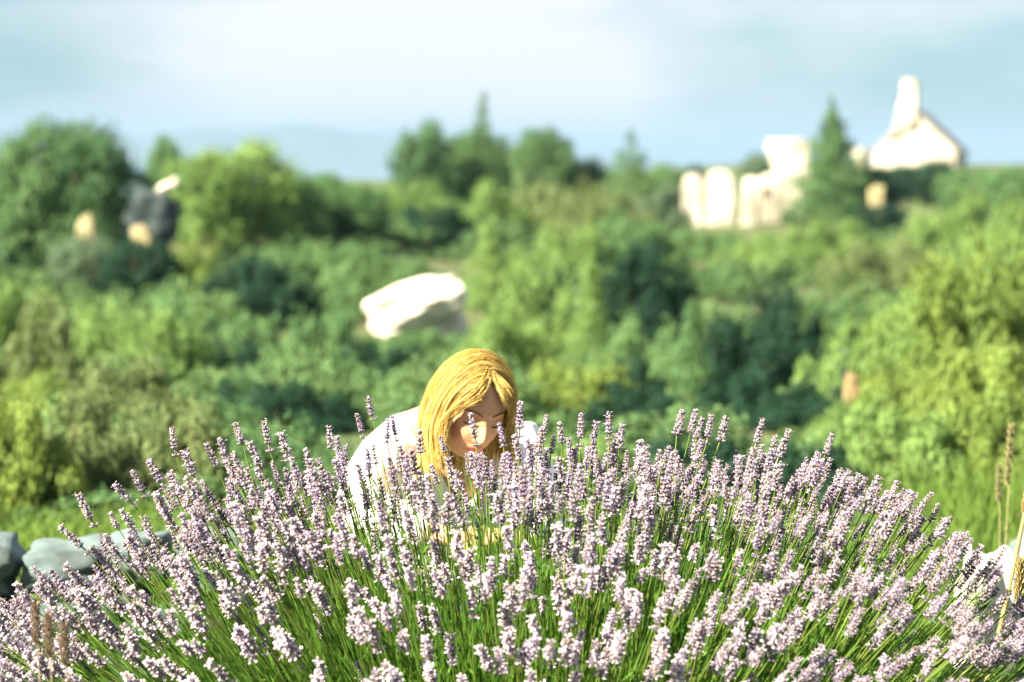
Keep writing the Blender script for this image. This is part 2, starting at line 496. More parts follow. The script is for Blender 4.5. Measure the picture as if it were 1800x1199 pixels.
G_S, G_T, G_N = "shrubs of the scrub behind the lavender", "trees standing above the scrub", "low bushes in the middle distance"
PLANTS = [
 # name, label, category, kind, leaf, px, ytop, width, depth, group
 ("evergreen_tree", "dark domed evergreen tree, highest crown at the left end of the skyline", "tree", 'round', 'pine', 95, 192, 190, 50, G_T),
 ("evergreen_tree", "dark round evergreen tree between the highest left crown and the grey outcrop", "tree", 'round', 'pine', 158, 200, 130, 49.5, G_T),
 ("evergreen_tree", "low blackish evergreen tree rising straight above the grey outcrop", "tree", 'round', 'dark', 228, 278, 90, 61, G_T),
 ("evergreen_tree", "grey green tree cut by the left edge on the skyline", "tree", 'round', 'grey', 5, 262, 160, 58, G_T),
 ("small_tree", "small dark round tree poking up just left of the bright skyline thicket", "tree", 'round', 'mid', 292, 228, 62, 66, G_T),
 ("leafy_tree", "light green bushy tree just right of the grey outcrop", "tree", 'round', 'bright', 372, 250, 130, 57, G_T),
 ("leafy_tree", "light green broad tree with the tallest bright crown left of the sea gap", "tree", 'round', 'bright', 430, 232, 165, 59, G_T),
 ("leafy_tree", "mid green tree below the left end of the blue hill", "tree", 'round', 'mid', 510, 288, 120, 61, G_T),
 ("leafy_tree", "low green tree below the middle of the blue hill", "tree", 'round', 'mid', 572, 296, 115, 63, G_T),
 ("leafy_tree", "low green tree sloping down to the sea gap", "tree", 'round', 'mid', 632, 312, 105, 62, G_T),
 ("conifer_tree", "rounded conifer just right of the sea gap", "tree", 'round', 'pine', 745, 198, 108, 100, G_T),
 ("conifer_tree", "tallest conifer with a thin spire tip right above the woman", "tree", 'conifer', 'pine', 850, 152, 122, 102, G_T),
 ("conifer_tree", "broad lower conifer round the foot of the spired tree", "tree", 'round', 'pine', 838, 222, 140, 103, G_T),
 ("conifer_tree", "domed conifer right of the spired tree", "tree", 'round', 'pine', 955, 214, 115, 101, G_T),
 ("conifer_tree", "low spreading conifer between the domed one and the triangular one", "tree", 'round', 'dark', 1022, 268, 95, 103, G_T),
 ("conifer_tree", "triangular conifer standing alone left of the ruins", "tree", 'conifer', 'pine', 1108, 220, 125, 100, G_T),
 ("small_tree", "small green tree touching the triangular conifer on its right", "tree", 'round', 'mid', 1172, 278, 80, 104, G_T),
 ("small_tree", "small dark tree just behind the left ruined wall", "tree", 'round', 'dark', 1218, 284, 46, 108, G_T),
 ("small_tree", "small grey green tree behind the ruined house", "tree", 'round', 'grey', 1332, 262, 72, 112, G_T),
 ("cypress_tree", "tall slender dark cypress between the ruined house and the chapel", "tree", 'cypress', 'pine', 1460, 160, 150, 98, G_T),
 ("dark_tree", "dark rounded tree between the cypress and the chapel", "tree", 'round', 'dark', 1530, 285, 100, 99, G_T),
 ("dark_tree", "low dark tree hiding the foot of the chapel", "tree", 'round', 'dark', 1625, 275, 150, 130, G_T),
 ("dark_tree", "dark green tree just right of the chapel", "tree", 'round', 'mid', 1705, 290, 120, 115, G_T),
 ("dark_tree", "green tree on the skyline cut by the right edge", "tree", 'round', 'mid', 1785, 286, 120, 110, G_T),
 # middle distance
 ("low_bush", "pale bush on the scrub crest just right of the sea gap", "bush", 'shrub', 'bright', 725, 303, 150, 85, G_N),
 ("low_bush", "pale bush on the crest under the spired conifer", "bush", 'shrub', 'bright', 840, 300, 170, 80, G_N),
 ("low_bush", "pale bush on the crest under the domed conifer", "bush", 'shrub', 'olive', 955, 308, 150, 82, G_N),
 ("low_bush", "pale bush on the crest under the triangular conifer", "bush", 'shrub', 'olive', 1060, 300, 150, 80, G_N),
 ("low_bush", "pale green bush touching the left ruined wall", "bush", 'shrub', 'grey', 1150, 305, 125, 84, G_N),
 ("low_bush", "dark bush below the sea gap", "bush", 'shrub', 'dark', 745, 342, 180, 66, G_N),
 ("low_bush", "dark low bush straight under the ruined walls", "bush", 'shrub', 'mid', 1240, 388, 150, 64, G_N),
 ("low_bush", "light bush at the foot of the ruined house", "bush", 'shrub', 'bright', 1350, 400, 180, 62, G_N),
 ("low_bush", "light bush in front of the cypress", "bush", 'shrub', 'bright', 1455, 372, 190, 62, G_N),
 ("low_bush", "dark bush hiding the foot of the cream rock right of the cypress", "bush", 'round', 'dark', 1541, 353, 100, 86, G_N),
 ("low_bush", "yellowish bush below the cream rock by the cypress", "bush", 'shrub', 'olive', 1560, 392, 190, 52, G_N),
 ("low_bush", "light green bush below the right side of the chapel", "bush", 'shrub', 'bright', 1670, 318, 170, 66, G_N),
 ("low_bush", "light green bush under the skyline at the right edge", "bush", 'shrub', 'bright', 1775, 330, 170, 60, G_N),
 ("low_bush", "blackish bush at the left edge below the tall evergreens", "bush", 'shrub', 'dark', 50, 382, 150, 50, G_N),
 ("low_bush", "grey green round bush below the left cream stone", "bush", 'round', 'grey', 148, 401, 105, 46, G_N),
 ("low_bush", "dark bush under the grey outcrop", "bush", 'round', 'dark', 248, 408, 115, 44.5, G_N),
 ("low_bush", "yellow green bush right of the foot of the grey outcrop", "bush", 'shrub', 'yellow', 345, 408, 150, 45, G_N),
 ("low_bush", "dark wide bush under the broad bright tree", "bush", 'shrub', 'dark', 450, 432, 190, 43, G_N),
 ("low_bush", "mid green bush below the blue hill", "bush", 'shrub', 'mid', 570, 402, 190, 50, G_N),
 ("low_bush", "mid green bush above the white boulder", "bush", 'shrub', 'mid', 670, 408, 180, 48, G_N),
 ("low_bush", "tall light bush right above the tip of the white boulder", "bush", 'column', 'bright', 860, 378, 90, 46, G_N),
 ("low_bush", "light bush midway between the boulder and the triangular conifer", "bush", 'shrub', 'bright', 985, 365, 170, 50, G_N),
 ("low_bush", "light bush below the triangular conifer", "bush", 'shrub', 'mid', 1110, 352, 170, 56, G_N),
 # front shrubs
 ("wild_shrub", "bright yellow flecked shrub filling the right edge", "shrub", 'shrub', 'yellow', 1790, 352, 230, 19, G_S),
 ("wild_shrub", "tall yellow green shrub left of the one on the right edge", "shrub", 'shrub', 'yellow', 1668, 410, 250, 18, G_S),
 ("wild_shrub", "bright green shrub right of the dark hollow", "shrub", 'shrub', 'bright', 1555, 476, 210, 18, G_S),
 ("wild_shrub", "leafy yellow green shrub low down above the right grey stone", "shrub", 'shrub', 'yellow', 1745, 560, 260, 15, G_S),
 ("wild_shrub", "yellow green shrub just right of the tan rock", "shrub", 'shrub', 'yellow', 1600, 610, 210, 15.5, G_S),
 ("wild_shrub", "low bright shrub just below the tan rock", "shrub", 'shrub', 'bright', 1490, 705, 190, 14.5, G_S),
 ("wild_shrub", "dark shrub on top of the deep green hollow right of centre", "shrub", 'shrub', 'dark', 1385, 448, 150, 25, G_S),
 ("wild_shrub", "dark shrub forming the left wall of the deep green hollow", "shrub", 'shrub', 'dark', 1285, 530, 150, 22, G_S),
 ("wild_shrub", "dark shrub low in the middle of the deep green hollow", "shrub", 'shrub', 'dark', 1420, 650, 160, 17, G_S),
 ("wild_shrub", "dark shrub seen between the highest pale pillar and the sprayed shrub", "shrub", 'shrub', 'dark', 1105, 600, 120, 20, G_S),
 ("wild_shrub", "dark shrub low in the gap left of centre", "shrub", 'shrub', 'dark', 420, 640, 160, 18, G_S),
 ("wild_shrub", "shaded shrub in the deep green hollow", "shrub", 'shrub', 'dark', 1400, 560, 200, 21, G_S),
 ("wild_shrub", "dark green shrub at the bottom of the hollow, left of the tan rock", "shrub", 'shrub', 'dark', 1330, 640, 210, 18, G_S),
 ("wild_shrub", "pale pillar shaped shrub at the left rim of the deep green hollow", "shrub", 'column', 'mid', 1215, 515, 80, 20, G_S),
 ("wild_shrub", "pale pillar shaped shrub right of the woman, standing highest", "shrub", 'column', 'bright', 1040, 425, 80, 24, G_S),
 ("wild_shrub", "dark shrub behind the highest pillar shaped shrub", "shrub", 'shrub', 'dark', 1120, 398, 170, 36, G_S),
 ("wild_shrub", "mid green shrub with upright sprays between the two pale pillars", "shrub", 'shrub', 'mid', 1130, 520, 160, 22, G_S),
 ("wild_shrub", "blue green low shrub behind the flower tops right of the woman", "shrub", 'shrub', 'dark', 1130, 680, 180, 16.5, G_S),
 ("wild_shrub", "bright yellow green shrub just right of the woman's head", "shrub", 'shrub', 'yellow', 985, 610, 220, 17, G_S),
 ("wild_shrub", "bright shrub directly above the woman's head", "shrub", 'shrub', 'bright', 890, 510, 170, 23, G_S),
 ("wild_shrub", "light green shrub right of the tip of the white boulder", "shrub", 'shrub', 'bright', 930, 440, 160, 31, G_S),
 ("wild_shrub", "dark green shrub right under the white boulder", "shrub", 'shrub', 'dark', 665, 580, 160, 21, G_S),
 ("wild_shrub", "low green shrub growing over the foot of the white boulder", "shrub", 'shrub', 'mid', 775, 566, 190, 33, G_S),
 ("wild_shrub", "green shrub left of the white boulder", "shrub", 'shrub', 'mid', 565, 510, 190, 26, G_S),
 ("wild_shrub", "light green shrub left of the woman's hair", "shrub", 'shrub', 'mid', 590, 610, 180, 19, G_S),
 ("wild_shrub", "shaded shrub in the dark gap left of centre", "shrub", 'shrub', 'dark', 390, 560, 170, 21, G_S),
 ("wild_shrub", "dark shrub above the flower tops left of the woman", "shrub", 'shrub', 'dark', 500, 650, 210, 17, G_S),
 ("wild_shrub", "brown tinged light shrub left of the dark gap", "shrub", 'shrub', 'bright', 280, 520, 190, 20, G_S),
 ("wild_shrub", "light green shrub below the grey round bush", "shrub", 'shrub', 'bright', 150, 490, 200, 23, G_S),
 ("wild_shrub", "olive green shrub at the left edge halfway up", "shrub", 'shrub', 'olive', 40, 500, 190, 19, G_S),
 ("wild_shrub", "tall olive shrub with thin pale stems above the stone wall", "shrub", 'shrub', 'olive', 205, 590, 220, 15.5, G_S),
 ("wild_shrub", "yellow green shrub at the left edge above the grass strip", "shrub", 'shrub', 'yellow', 55, 620, 200, 15, G_S),
 ("wild_shrub", "mid green shrub above the dark gap left of centre", "shrub", 'shrub', 'mid', 435, 530, 190, 24.5, G_S),
 ("wild_shrub", "bright shrub at the left edge under the blackish bush", "shrub", 'shrub', 'bright', 15, 470, 180, 27, G_S),
 ("wild_shrub", "green shrub between the grey round bush and the dark gap", "shrub", 'shrub', 'mid', 270, 465, 190, 30, G_S),
 ("wild_shrub", "low yellow green bush along the grass strip at the far left", "shrub", 'shrub', 'yellow', 20, 655, 200, 11.6, G_S),
 ("wild_shrub", "low olive bush above the middle of the stone wall", "shrub", 'shrub', 'olive', 150, 630, 210, 12, G_S),
 ("wild_shrub", "low green bush left of the woman behind the flower tops", "shrub", 'shrub', 'mid', 475, 705, 200, 12, G_S),
 ("wild_shrub", "low olive bush between the stone wall and the leaning flower tops", "shrub", 'shrub', 'olive', 300, 660, 200, 12, G_S),
 ("wild_shrub", "small light bush close behind the woman's left sleeve", "shrub", 'shrub', 'mid', 620, 760, 150, 11.8, G_S),
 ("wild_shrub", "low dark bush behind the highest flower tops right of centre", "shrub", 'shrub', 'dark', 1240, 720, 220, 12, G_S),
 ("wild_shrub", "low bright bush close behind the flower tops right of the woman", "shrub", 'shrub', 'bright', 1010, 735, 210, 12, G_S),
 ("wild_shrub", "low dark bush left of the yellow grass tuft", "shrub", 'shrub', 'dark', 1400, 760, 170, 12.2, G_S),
 ("wild_shrub", "low mid green bush behind the yellow grass tuft", "shrub", 'shrub', 'bright', 1585, 665, 210, 12.6, G_S),
 ("wild_shrub", "low yellow green bush behind the tall dry stalks", "shrub", 'shrub', 'yellow', 1745, 650, 230, 12.6, G_S),
 ("wild_shrub", "green shrub behind the leftmost tall flower spikes", "shrub", 'shrub', 'mid', 360, 680, 200, 15.5, G_S),
]
for p in PLANTS: plant(*p)

# scrub between them: one mass nobody could count
def skyline(x):
    return float(np.interp(x, [0, 120, 300, 480, 650, 720, 1000, 1180, 1200, 1420, 1500, 1580, 1700, 1800],
                           [420, 440, 430, 400, 345, 335, 330, 345, 402, 405, 385, 385, 325, 325]))
KEEP = [(640, 815, 465, 572, 40), (1192, 1425, 240, 400, 100), (130, 172, 380, 412, 50), (222, 276, 380, 425, 48), (1480, 1530, 600, 700, 18)]
HOLLOW = [(1240, 1490, 470, 760), (1075, 1170, 430, 720), (350, 440, 560, 700), (480, 600, 650, 760)]  # areas left to the dark-leaf shrubs whose colour stands for shade
def build_scrub():
    A = Acc(); g = np.random.default_rng(5); r2 = random.Random(11)
    protos = []
    for v in range(5):
        L = lobes_shrub(900 + v)
        for n_, lf in ((7500, .066), (2200, .12)):
            V, F, c = crown_np(L, n_, lf, 60 + v, .8, .36)
            protos.append((V / np.array([np.percentile(np.abs(V[:, :2]), 99)] * 2 + [V[:, 2].max()]), F, c))
    rows = [11.3, 13, 15.2, 17, 19, 21.5, 24.5, 28, 32, 37, 43, 50, 58, 68, 80, 95, 115, 140, 170, 205]
    for d in rows:
        half = (1.06 if d < 16 else 1.7) * 900 / FPX * d
        x = -half
        while x < half:
            w = r2.uniform(.9, 1.5) * (1 if d < 40 else 1.0 + d / 110)
            dd = d * r2.uniform(.89, 1.12)
            z0 = ground(x, dd)
            h = w * (r2.uniform(.30, .52) if dd > 15 else r2.uniform(.16, .34))
            px = 900 + x / dd * FPX; wp = w / dd * FPX
            ymin = max(skyline(px - wp * .4), skyline(px + wp * .4), skyline(px)) + r2.uniform(0, 14)
            for (a, b, c_, e, dl) in KEEP:
                if dd < dl and px + wp * .52 > a and px - wp * .52 < b: ymin = max(ymin, e)
            h = min(h, at(px, ymin, dd).z - z0)
            hol = any(a < px < b and c_ < at_y < e_ for (a, b, c_, e_) in HOLLOW for at_y in [project((x, dd, z0 + h))[1]])
            if h > .12 and not (hol and dd < 24):
                V, F, c = protos[2 * r2.randrange(5) + (0 if dd < 27 else 1)]
                ang = r2.uniform(0, 6.28); ca, sa = math.cos(ang), math.sin(ang)
                Q = V * np.array([w / 2, w / 2, h])
                Q = np.stack([Q[:, 0] * ca - Q[:, 1] * sa + x, Q[:, 0] * sa + Q[:, 1] * ca + dd, Q[:, 2] + z0 - .03], 1)
                A.add(Q, F, np.clip(c * .6 + r2.uniform(0, .45), 0, 1))
            x += w * r2.uniform(.6, .95)
    o = link("scrub", A.mesh("scrub", [LEAF['scrub']]))
    props(o, "green mass of low scrub covering the ground behind the lavender", "scrub", kind="stuff")
build_scrub()

# ------------------------------------------------------------------ grass
M_GRASS = mat_leaf("grass_blade", (.050, .115, .022), (.135, .205, .042), (.17, .27, .05), .4)
def build_grass():
    g = np.random.default_rng(3); n = 20000
    x = np.empty(n); y = np.empty(n)
    y = 6.9 + 4.6 * g.random(n) ** .8
    x = (g.random(n) * 2 - 1) * 1.15 * .19 * y
    z = np.array([ground(a, b) for a, b in zip(x, y)])
    P = np.stack([x, y, z], 1)
    h = .05 + .08 * g.random(n) + .26 * np.clip((x - 1.3) * 4, 0, 1) * g.random(n)
    lean = g.normal(size=(n, 3)) * .35; lean[:, 2] = 1; lean = unit(lean)
    side = unit(np.cross(lean, g.normal(size=(n, 3)))) * (.004 + .003 * g.random(n))[:, None]
    tip = P + lean * h[:, None] + np.stack([g.normal(size=n) * .03, g.normal(size=n) * .03, 0 * x], 1)
    mid = P + lean * h[:, None] * .55
    V = np.stack([P - side, P + side, mid + side * .8, mid - side * .8, tip], 1).reshape(-1, 3)
    b = np.arange(n)[:, None] * 5
    F = np.concatenate([b + np.array([[0, 1, 2, 3]]), b + np.array([[3, 2, 4, 4]])])
    F1 = b + np.array([[0, 1, 2, 3]])
    # the tip triangle as a thin quad
    V = np.concatenate([V, (tip + side * .1)]); 
    t2 = n * 5 + np.arange(n)[:, None]
    F2 = np.concatenate([b + 3, b + 2, t2, b + 4], 1)
    t = g.random(n); c = np.repeat(t, 5); c = np.concatenate([c, t])
    me = mesh_np("grass", V, np.concatenate([F1, F2]), [M_GRASS], np.stack([c, c, c], 1))
    props(link("grass", me), "short yellow green grass growing behind the stone wall", "grass", kind="stuff")
build_grass()

# ------------------------------------------------------------------ rocks
def rock_mesh(name, seed, sx, sy, sz, mat, sub=3, rough=.16, boxy=.55):
    bm = bmesh.new(); bmesh.ops.create_icosphere(bm, subdivisions=sub, radius=1)
    g = random.Random(seed); from mathutils import noise
    off = Vector((g.uniform(0, 50), g.uniform(0, 50), g.uniform(0, 50)))
    for v in bm.verts:
        c = v.co.copy(); m = max(abs(c.x), abs(c.y), abs(c.z))
        q = c.lerp(c / m * .86, boxy)
        q *= 1 + rough * noise.noise(q * 1.4 + off) * 1.6 + rough * .5 * noise.noise(q * 4 + off)
        v.co = Vector((q.x * sx, q.y * sy, q.z * sz))
    return bm_mesh(name, bm, [mat], True)

def rock(name, label, px, py, wpx, hpx, d, mat, seed, depth=None, rot=(0, 0, 0), group=None, perched=False):
    c = at(px, py, d); w, h = wpx / FPX * d / 2, hpx / FPX * d / 2
    if not perched:                          # reaches down to the ground behind the leaves
        lo = min(c.z - h, ground(c.x, d) - .04); hi = c.z + h
        c.z, h = (lo + hi) / 2, (hi - lo) / 2
    o = link(name, rock_mesh(name, seed, w, depth or w * .8, h, mat, 4), loc=c)
    o.rotation_euler = rot
    return props(o, label, "rock", group)

def big_boulder():
    c = at(740, 534, 40.0); g0 = ground(c.x, 40.0)
    me = rock_mesh("boulder", 63, .74, .55, .32, M_STONE_W, 5, .22, .58)
    me.transform(Euler((0, -.33, 0)).to_matrix().to_4x4())
    me.transform(Matrix.Translation((0, 0, c.z - g0)))
    o = link("boulder", me, loc=(c.x, 40.0, g0))
    props(o, "big white limestone boulder lying in the scrub above the woman", "boulder")
    b = rock_mesh("ledge_rock", 29, .6, .5, .5, M_STONE_W, 4, .2, .6)
    props(link("ledge_rock", b, loc=(c.x + .02, 40.35, g0 + .18)), "rock ledge that carries the white boulder", "rock")
big_boulder()
rock("field_stone", "left cream stone in the scrub below the evergreens", 152, 396, 38, 34, 48, M_STONE_Y, 3)
rock("field_stone", "cream stone in front of the dark grey outcrop", 250, 402, 44, 24, 46.5, M_STONE_Y, 4)
rock("field_stone", "cream rock among dark trees right of the cypress", 1541, 343, 30, 40, 92, M_STONE_Y, 6)
rock("tan_rock", "tan orange rock beside the deep green hollow", 1499, 672, 32, 42, 16.5, M_STONE_T, 8)
rock("grey_rock", "pale grey rock just above the tan rock", 1492, 622, 60, 34, 18, M_STONE_G, 9)
rock("wall_stone", "white sunlit rock at the right edge of the lavender", 1744, 986, 80, 62, 7.1, M_STONE_W, 12, .12)
rock("wall_stone", "blue grey stone cut by the right edge", 1806, 958, 66, 66, 7.35, M_STONE_G, 13, .12)
rock("wall_stone", "small white stone low between the flower spikes near the right edge", 1700, 998, 40, 34, 6.95, M_STONE_W, 15, .06)

# ------------------------------------------------------------------ dry stone wall behind the left of the bush
def stone_wall():
    d = 7.55
    root = empty("dry_stone_wall", (-1.0, d, 0), "low dry wall of blue grey stones behind the left of the lavender", "wall")
    g = random.Random(21)
    courses = [(.36, .12), (.235, .125), (.105, .13), (-.01, .11)]       # centre height, course height
    for ci, (zc, hh) in enumerate(courses):
        x = -1.95 + g.uniform(0, .1)
        while x < -.78:
            w = g.uniform(.12, .21)
            h = hh * g.uniform(.92, 1.12)
            me = rock_mesh("stone", g.randrange(999), w * .58, .16, h * .60, M_STONE_G, 4, .20, .76)
            s = link("stone", me, root)
            s.location = (x + w / 2 + 1.0, g.uniform(-.05, .04), zc + g.uniform(-.015, .02) + (.03 if ci == 0 else 0))
            s.rotation_euler = (g.uniform(-.08, .08), g.uniform(-.07, .07), g.uniform(-.12, .12))
            x += w + g.uniform(.008, .03)
stone_wall()

# ------------------------------------------------------------------ chapel, ruins, hut
def bevel_box(bm, x0, x1, y0, y1, z0, z1):
    r = bmesh.ops.create_cube(bm, size=1)
    for v in r["verts"]:
        v.co = Vector((x0 if v.co.x < 0 else x1, y0 if v.co.y < 0 else y1, z0 if v.co.z < 0 else z1))
    return r["verts"]

def prism(bm, prof, y0, y1):
    a = [bm.verts.new((x, y0, z)) for x, z in prof]; b = [bm.verts.new((x, y1, z)) for x, z in prof]
    n = len(prof)
    f = [bm.faces.new(a), bm.faces.new(b[::-1])]
    for i in range(n): f.append(bm.faces.new((a[i], b[i], b[(i + 1) % n], a[(i + 1) % n])))
    bmesh.ops.recalc_face_normals(bm, faces=f)

def bevelled(name, bm, mats, w=.04):
    bmesh.ops.bevel(bm, geom=bm.edges[:], offset=w, segments=1, affect='EDGES', clamp_overlap=True)
    return bm_mesh(name, bm, mats)

def chapel():
    d = 200.0; k = d / FPX
    c = at(1607, 300, d); gz = ground(c.x, d)
    root = empty("chapel", (c.x, d, gz), "small white stone chapel with a bell gable on the right skyline", "chapel", rz=R(-17))
    def zz(y): return at(1607, y, d).z - gz
    e, ap = zz(268), zz(199)                # eaves, apex
    hw = 2.95
    bm = bmesh.new(); prism(bm, [(-hw, -1.5), (hw, -1.5), (hw, e), (.0, ap), (-hw, e)], 0, 5.0)
    wall = link("wall", bevelled("wall", bm, [M_PLASTER]), root)
    for s in (-1, 1):                       # stone slab roof, proud of the gable
        bm = bmesh.new()
        dx, dz = hw + .18, (ap - e) * (hw + .18) / hw
        prism(bm, [(0, ap + .03), (s * dx, ap - dz + .03), (s * dx, ap - dz + .2), (0, ap + .22)], -.10, 5.15)
        link("roof_slope", bevelled("roof_slope", bm, [M_ROOFSTONE], .03), root)
    # bell gable on the facade, its left buttress running down to the eaves
    top = zz(140); bx = -.45
    bm = bmesh.new()
    prism(bm, [(bx - 1.25, e + .9), (bx + .62, ap - .5), (bx + .60, top), (bx - .38, top + .03), (bx - .42, top - 1.1), (bx - .66, ap + .35)], -.32, .62)
    bg = link("bell_gable", bevelled("bell_gable", bm, [M_PLASTER]), root)
    bm = bmesh.new(); prism(bm, [(bx - .2, top - 1.25), (bx + .25, top - 1.25), (bx + .25, top - .75), (bx + .02, top - .55), (bx - .2, top - .75)], -.335, -.325)
    link("bell_opening", bm_mesh("bell_opening", bm, [M_ROOFSTONE]), bg)  # flat darker panel, its colour stands for shade in the opening
    # flat dark panel painting the shade of an arched recess under the bell gable
    pts = [(.0, ap - 1.35), (.42, ap - 1.35), (.42, ap - .85)] + [(.21 + .21 * math.cos(a), ap - .85 + .21 * math.sin(a)) for a in np.linspace(.4, 2.74, 5)] + [(.0, ap - .85)]
    bm = bmesh.new(); prism(bm, [(x - .1, z) for x, z in pts], -.02, -.012)
    link("window", bm_mesh("window", bm, [M_GAP]), root)
    # lean-to block on the left
    bm = bmesh.new(); prism(bm, [(-4.85, -1.5), (-3.85, -1.5), (-3.85, e + .35), (-4.85, e + .25)], 1.5, 4)
    link("side_room", bevelled("side_room", bm, [M_PLASTER]), root)
chapel()

def rubble_wall(name, d, prof, thick, parent, mat, seed):
    """ruined wall from its outline in pixels, with a broken uneven top"""
    g = random.Random(seed); bm = bmesh.new()
    P = []
    for i, (px, py) in enumerate(prof):
        p = at(px, py, d); P.append((p.x + g.uniform(-.02, .02), p.z + g.uniform(-.03, .03)))
    prism(bm, P, 0, thick)
    bmesh.ops.bevel(bm, geom=bm.edges[:], offset=.05, segments=1, affect='EDGES', clamp_overlap=True)
    bmesh.ops.triangulate(bm, faces=bm.faces[:])
    bmesh.ops.subdivide_edges(bm, edges=bm.edges, cuts=2)
    from mathutils import noise
    for v in bm.verts: v.co += Vector((noise.noise(v.co * 3), noise.noise(v.co * 3 + Vector((9, 0, 0))), noise.noise(v.co * 3 + Vector((0, 9, 0))))) * .04
    o = link(name, bm_mesh(name, bm, [mat]), parent)
    o.location = Vector((0, d, 0)) - parent.location
    return o

def ruins():
    d = 100.0
    c = at(1247, 380, d)
    a = empty("ruined_wall", (c.x, d, ground(c.x, d)), "broken white stone wall in two stubs left of the ruined house", "ruin")
    rubble_wall("wall", d, [(1201, 420), (1233, 420), (1234, 318), (1225, 306), (1208, 308), (1200, 330)], .6, a, M_PLASTER, 1)
    rubble_wall("wall", d - .35, [(1241, 420), (1291, 420), (1292, 325), (1284, 304), (1262, 299), (1242, 308)], .6, a, M_PLASTER, 2)
    c = at(1360, 390, d)
    b = empty("ruined_house", (c.x, d, ground(c.x, d)), "white roofless stone house left of the cypress", "ruin")
    rubble_wall("pillar", d - 1.6, [(1301, 425), (1327, 425), (1336, 318), (1328, 312), (1310, 315), (1306, 360)], .7, b, M_PLASTER, 3)
    rubble_wall("wall", d, [(1337, 425), (1420, 425), (1420, 306), (1380, 303), (1346, 306), (1337, 314)], .6, b, M_PLASTER, 4)
    rubble_wall("gable_wall", d + 3.2, [(1360, 420), (1425, 420), (1424, 250), (1410, 243), (1376, 247), (1352, 243), (1349, 262), (1362, 300)], .6, b, M_PLASTER, 5)
    bm = bmesh.new(); p0, p1 = at(1337, 345, d), at(1349, 330, d)
    bevel_box(bm, p0.x + .04, p1.x + .06, -.05, -.01, p0.z, p1.z)
    w = link("window", bevelled("window", bm, [M_GAP], .01), b); w.location = Vector((0, d, 0)) - b.location  # dark panel on the wall face, shade of the opening as colour
ruins()

def outcrop():
    d = 53.0
    c = at(252, 395, d)
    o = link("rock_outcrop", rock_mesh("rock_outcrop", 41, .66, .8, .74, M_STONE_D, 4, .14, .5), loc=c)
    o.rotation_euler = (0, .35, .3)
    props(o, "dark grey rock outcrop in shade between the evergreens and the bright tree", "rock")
    rock("pale_stone", "white sunlit stone on the top corner of the dark grey outcrop", 296, 327, 44, 17, 52.0, M_STONE_W, 5, rot=(0, -.5, 0), perched=True)
outcrop()

# ------------------------------------------------------------------ the woman
def eval_mesh(o):
    dg = bpy.context.evaluated_depsgraph_get()
    me = bpy.data.meshes.new_from_object(o.evaluated_get(dg))
    return me

def skin_np(verts, edges, radii, sub=2):
    me = bpy.data.meshes.new("tmp"); me.from_pydata([tuple(v) for v in verts], edges, [])
    o = bpy.data.objects.new("tmp", me); COL.objects.link(o)
    sk = o.modifiers.new("skin", 'SKIN'); sk.branch_smoothing = .4
    if not me.skin_vertices: me.skin_vertices.new()
    for i, r in enumerate(radii):
        rr = r if isinstance(r, tuple) else (r, r)
        me.skin_vertices[0].data[i].radius = rr
    me.skin_vertices[0].data[0].use_root = True
    sb = o.modifiers.new("sub", 'SUBSURF'); sb.levels = sub; sb.render_levels = sub
    em = eval_mesh(o)
    bpy.data.objects.remove(o); bpy.data.meshes.remove(me)
    return em

HEAD_C = at(826, 716, 6.40)
HEAD_M = Matrix.Translation(HEAD_C) @ Euler((0, 0, R(24))).to_matrix().to_4x4() @ Euler((R(20), 0, 0)).to_matrix().to_4x4() @ Euler((0, R(7), 0)).to_matrix().to_4x4()

def gauss(x, s): return math.exp(-(x / s) ** 2 / 2)

def head_surface(dirv):
    """unit direction -> point of the head (local: face towards -Y, up +Z)"""
    x, y, z = dirv
    p = Vector((x * .074, y * .095, z * .116))
    if z < 0:                                # jaw narrows towards the chin
        t = -z
        p.x *= 1 - .34 * t ** 1.3
        if y > 0: p.y *= 1 - .45 * t
    if y < 0:
        f = smooth(0.1, .75, -y)
        X, Z = p.x, p.z
        q = 0.0
        q += .004 * gauss(Z - .062, .03) * gauss(X, .04)                      # forehead
        q -= .010 * (gauss(X - .031, .015) + gauss(X + .031, .015)) * gauss(Z - .004, .013)
        q += .0055 * (gauss(X - .031, .010) + gauss(X + .031, .010)) * gauss(Z - .001, .008)
        q += .004 * (gauss(X - .03, .017) + gauss(X + .03, .017)) * gauss(Z - .024, .007)
        nz = smooth(.018, -.036, Z) * smooth(-.052, -.040, Z)                 # nose
        q += .020 * nz * gauss(X, .0080)
        q += .0045 * gauss(abs(X) - .010, .005) * gauss(Z + .041, .007)        # nostril wings
        q += .007 * gauss(abs(X) - .040, .018) * gauss(Z + .028, .02)         # cheeks
        q += .0085 * gauss(X, .019) * (gauss(Z + .062, .0048) + 1.05 * gauss(Z + .073, .0055))
        q -= .004 * gauss(X, .02) * gauss(Z + .0675, .0022)
        q += .008 * gauss(X, .018) * gauss(Z + .103, .012)                    # chin
        p.y -= q * f
    return p

